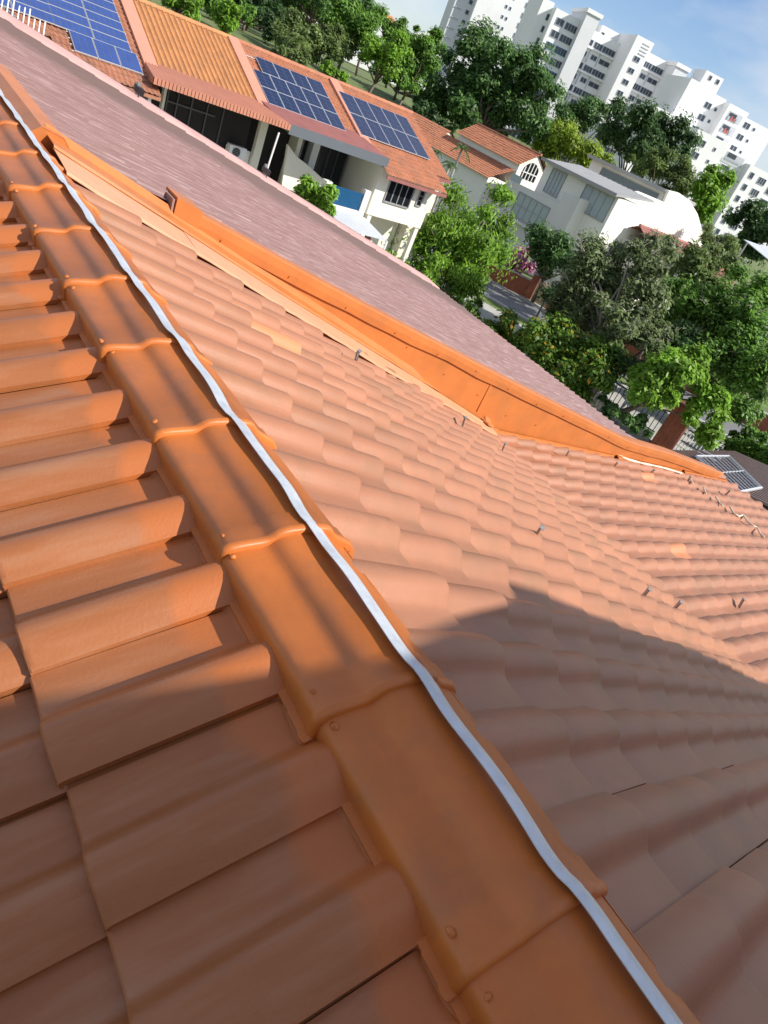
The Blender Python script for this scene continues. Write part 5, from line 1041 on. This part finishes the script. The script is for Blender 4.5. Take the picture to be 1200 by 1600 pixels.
# park
park = [('round crown of a bright tree above the orange ribbed roof', [(290, 6, 84, 28, 18), (268, 2, 84, 18, 12)], 'leaf_bright', 5000, .42),
        ('slim light tree right of the round park tree', [(352, 30, 92, 20, 14), (362, 12, 92, 16, 12)], 'leaf_bright', 2600, .4),
        ('tall dark park tree standing left of the palms', [(395, 5, 118, 34, 24), (420, 20, 118, 26, 22), (370, -12, 118, 30, 20)], 'leaf_dark', 7000, .5),
        ('olive park tree with drooping crown above the dark panels', [(490, 55, 98, 46, 30), (455, 48, 99, 30, 26), (520, 70, 97, 30, 26)], 'leaf_olive', 9000, .45),
        ('bright park tree in the middle of the row', [(545, 40, 104, 34, 30), (575, 60, 104, 26, 28), (530, 20, 104, 24, 18)], 'leaf_mid', 8000, .45),
        ('green park tree with low crown beside the lawn', [(600, 90, 96, 26, 28), (622, 80, 97, 22, 24), (585, 70, 98, 22, 20)], 'leaf_bright', 6500, .42),
        ('shaded park tree next to the great dark tree', [(650, 100, 100, 26, 34), (635, 130, 98, 18, 18), (660, 75, 101, 20, 16)], 'leaf_mid', 6500, .45),
        ('dark park tree filling the top edge of the row', [(500, -5, 124, 50, 24), (450, -15, 124, 44, 24), (555, -4, 124, 26, 16)], 'leaf_deep', 9000, .5),
        ('small young tree in front of the park lawn', [(512, 108, 80, 12, 10), (535, 120, 80, 9, 8)], 'leaf_bright', 1500, .34),
        ('dark shrubby tree behind the ridge of the dark panels', [(430, 45, 104, 24, 18), (345, 8, 122, 22, 20)], 'leaf_dark', 4200, .5)]
park += [('tall green tree behind the aerial end of the park row', [(240, -20, 100, 40, 22), (310, -22, 110, 44, 22)], 'leaf_mid', 6000, .5),
         ('green tree filling the gap above the ribbed roof ridge', [(330, -2, 104, 26, 20), (385, 25, 110, 22, 16)], 'leaf_mid', 4500, .45),
         ('olive low tree on the near side of the lawn', [(470, 92, 88, 20, 10), (440, 80, 88, 16, 9)], 'leaf_olive', 2600, .36),
         ('dark tree behind the lawn beside the great tree', [(625, 130, 118, 22, 14), (660, 150, 112, 26, 18), (590, 115, 122, 20, 10)], 'leaf_deep', 4200, .45),
         ('far green tree reaching up to the small white house', [(640, 62, 140, 22, 20), (615, 48, 142, 24, 20), (580, 30, 145, 26, 18), (690, 75, 138, 22, 18)], 'leaf_mid', 7000, .55)]
park += [('distant tree behind the drooping park tree', [(500, 18, 138, 40, 26), (540, 8, 138, 34, 22)], 'leaf_mid', 6500, .6),
         ('distant tree behind the slim light tree', [(420, -2, 140, 40, 24), (380, -10, 140, 36, 24), (450, 20, 140, 30, 22)], 'leaf_deep', 7000, .6),
         ('distant tree at the left of the park', [(330, -16, 138, 40, 22), (300, -30, 138, 40, 22), (345, 14, 138, 24, 16)], 'leaf_mid', 6000, .6),
         ('distant tree ending the park row at the open sky', [(578, 22, 134, 24, 22), (560, 48, 134, 26, 24), (604, 52, 134, 20, 18)], 'leaf_mid', 5500, .55)]
for lb, bl, m, n, lf in park: tree('park_tree', lb, bl, m, n, lf, group=PG, nclump=34, trunk_r=.24, branches=4)
# palms by the gabled house
def palm(label, px, py, d, r_px, n=17, m='leaf_palm', stems=1):
    c = at_d(px, py, d); s = px_scale(c); r = r_px * s; gz = float(ground_z(c[0], c[1])); root = thing('palm_tree', label, 'palm tree', (c[0], c[1], gz), 'palms beside the houses')
    mb = MB(); mb.tube([(c[0], c[1], gz), (c[0] + .05, c[1], (gz + c[2]) / 2), c], [.12, .09, .07], 7); mb.build('trunk', MAT['bark_pale'], root, smooth=True)
    for k in range(n):
        a = 2 * math.pi * k / n + rng.uniform(-.2, .2); el = rng.uniform(.15, 1.15); dirv = np.array([math.cos(a) * math.cos(el), math.sin(a) * math.cos(el), math.sin(el)])
        pts = [c + dirv * r * t + np.array([0, 0, -.75 * r * t * t * (1.1 - .3 * el)]) for t in np.linspace(0, 1.15, 8)]; mb = MB(); side = np.cross(dirv, [0, 0, 1.0]); side /= np.linalg.norm(side)
        for i in range(1, 8):
            tdir = pts[i] - pts[i - 1]; tdir /= np.linalg.norm(tdir)
            for sg in (-1, 1):
                for q in (0, .5):
                    b_ = pts[i - 1] * (1 - q) + pts[i] * q; tip = b_ + (side * sg * .8 + tdir * .55 + np.array([0, 0, -.25])) * r * .34 * (1 - abs(i / 8 - .45)); w_ = tdir * r * .035
                    mb.poly([b_ - w_, tip, b_ + w_])
        mb.tube(pts, .02, 3, False); mb.build('frond', MAT[m], root)
palm('small palm with stiff fronds in front of the cream gable', 722, 232, 52, 18); palm('lower palm close to the corner of the red tiled roof', 703, 258, 49, 16); palm('tiny palm top left of the other palms', 683, 238, 55, 10, 11)
palm('tall palm among the park trees with drooping yellowish fronds', 470, 62, 92, 26, 22, 'leaf_olive')
# coiled hose in the garden
h0 = at_z(938, 622, G + 1.2); hs_ = thing('garden_hose', 'pale coiled hose hanging under the arching tree', 'hose', (h0[0], h0[1], G)); mb = MB(); pts = []
for k in range(60): t = k * .42; pts.append(h0 + np.array([.28 * math.cos(t) + .0015 * k, .12 * math.sin(t * .5), .36 * math.sin(t) - .004 * k]))
mb.tube(pts, .018, 4, False); mb.build('coil', MAT['sealant'], hs_)
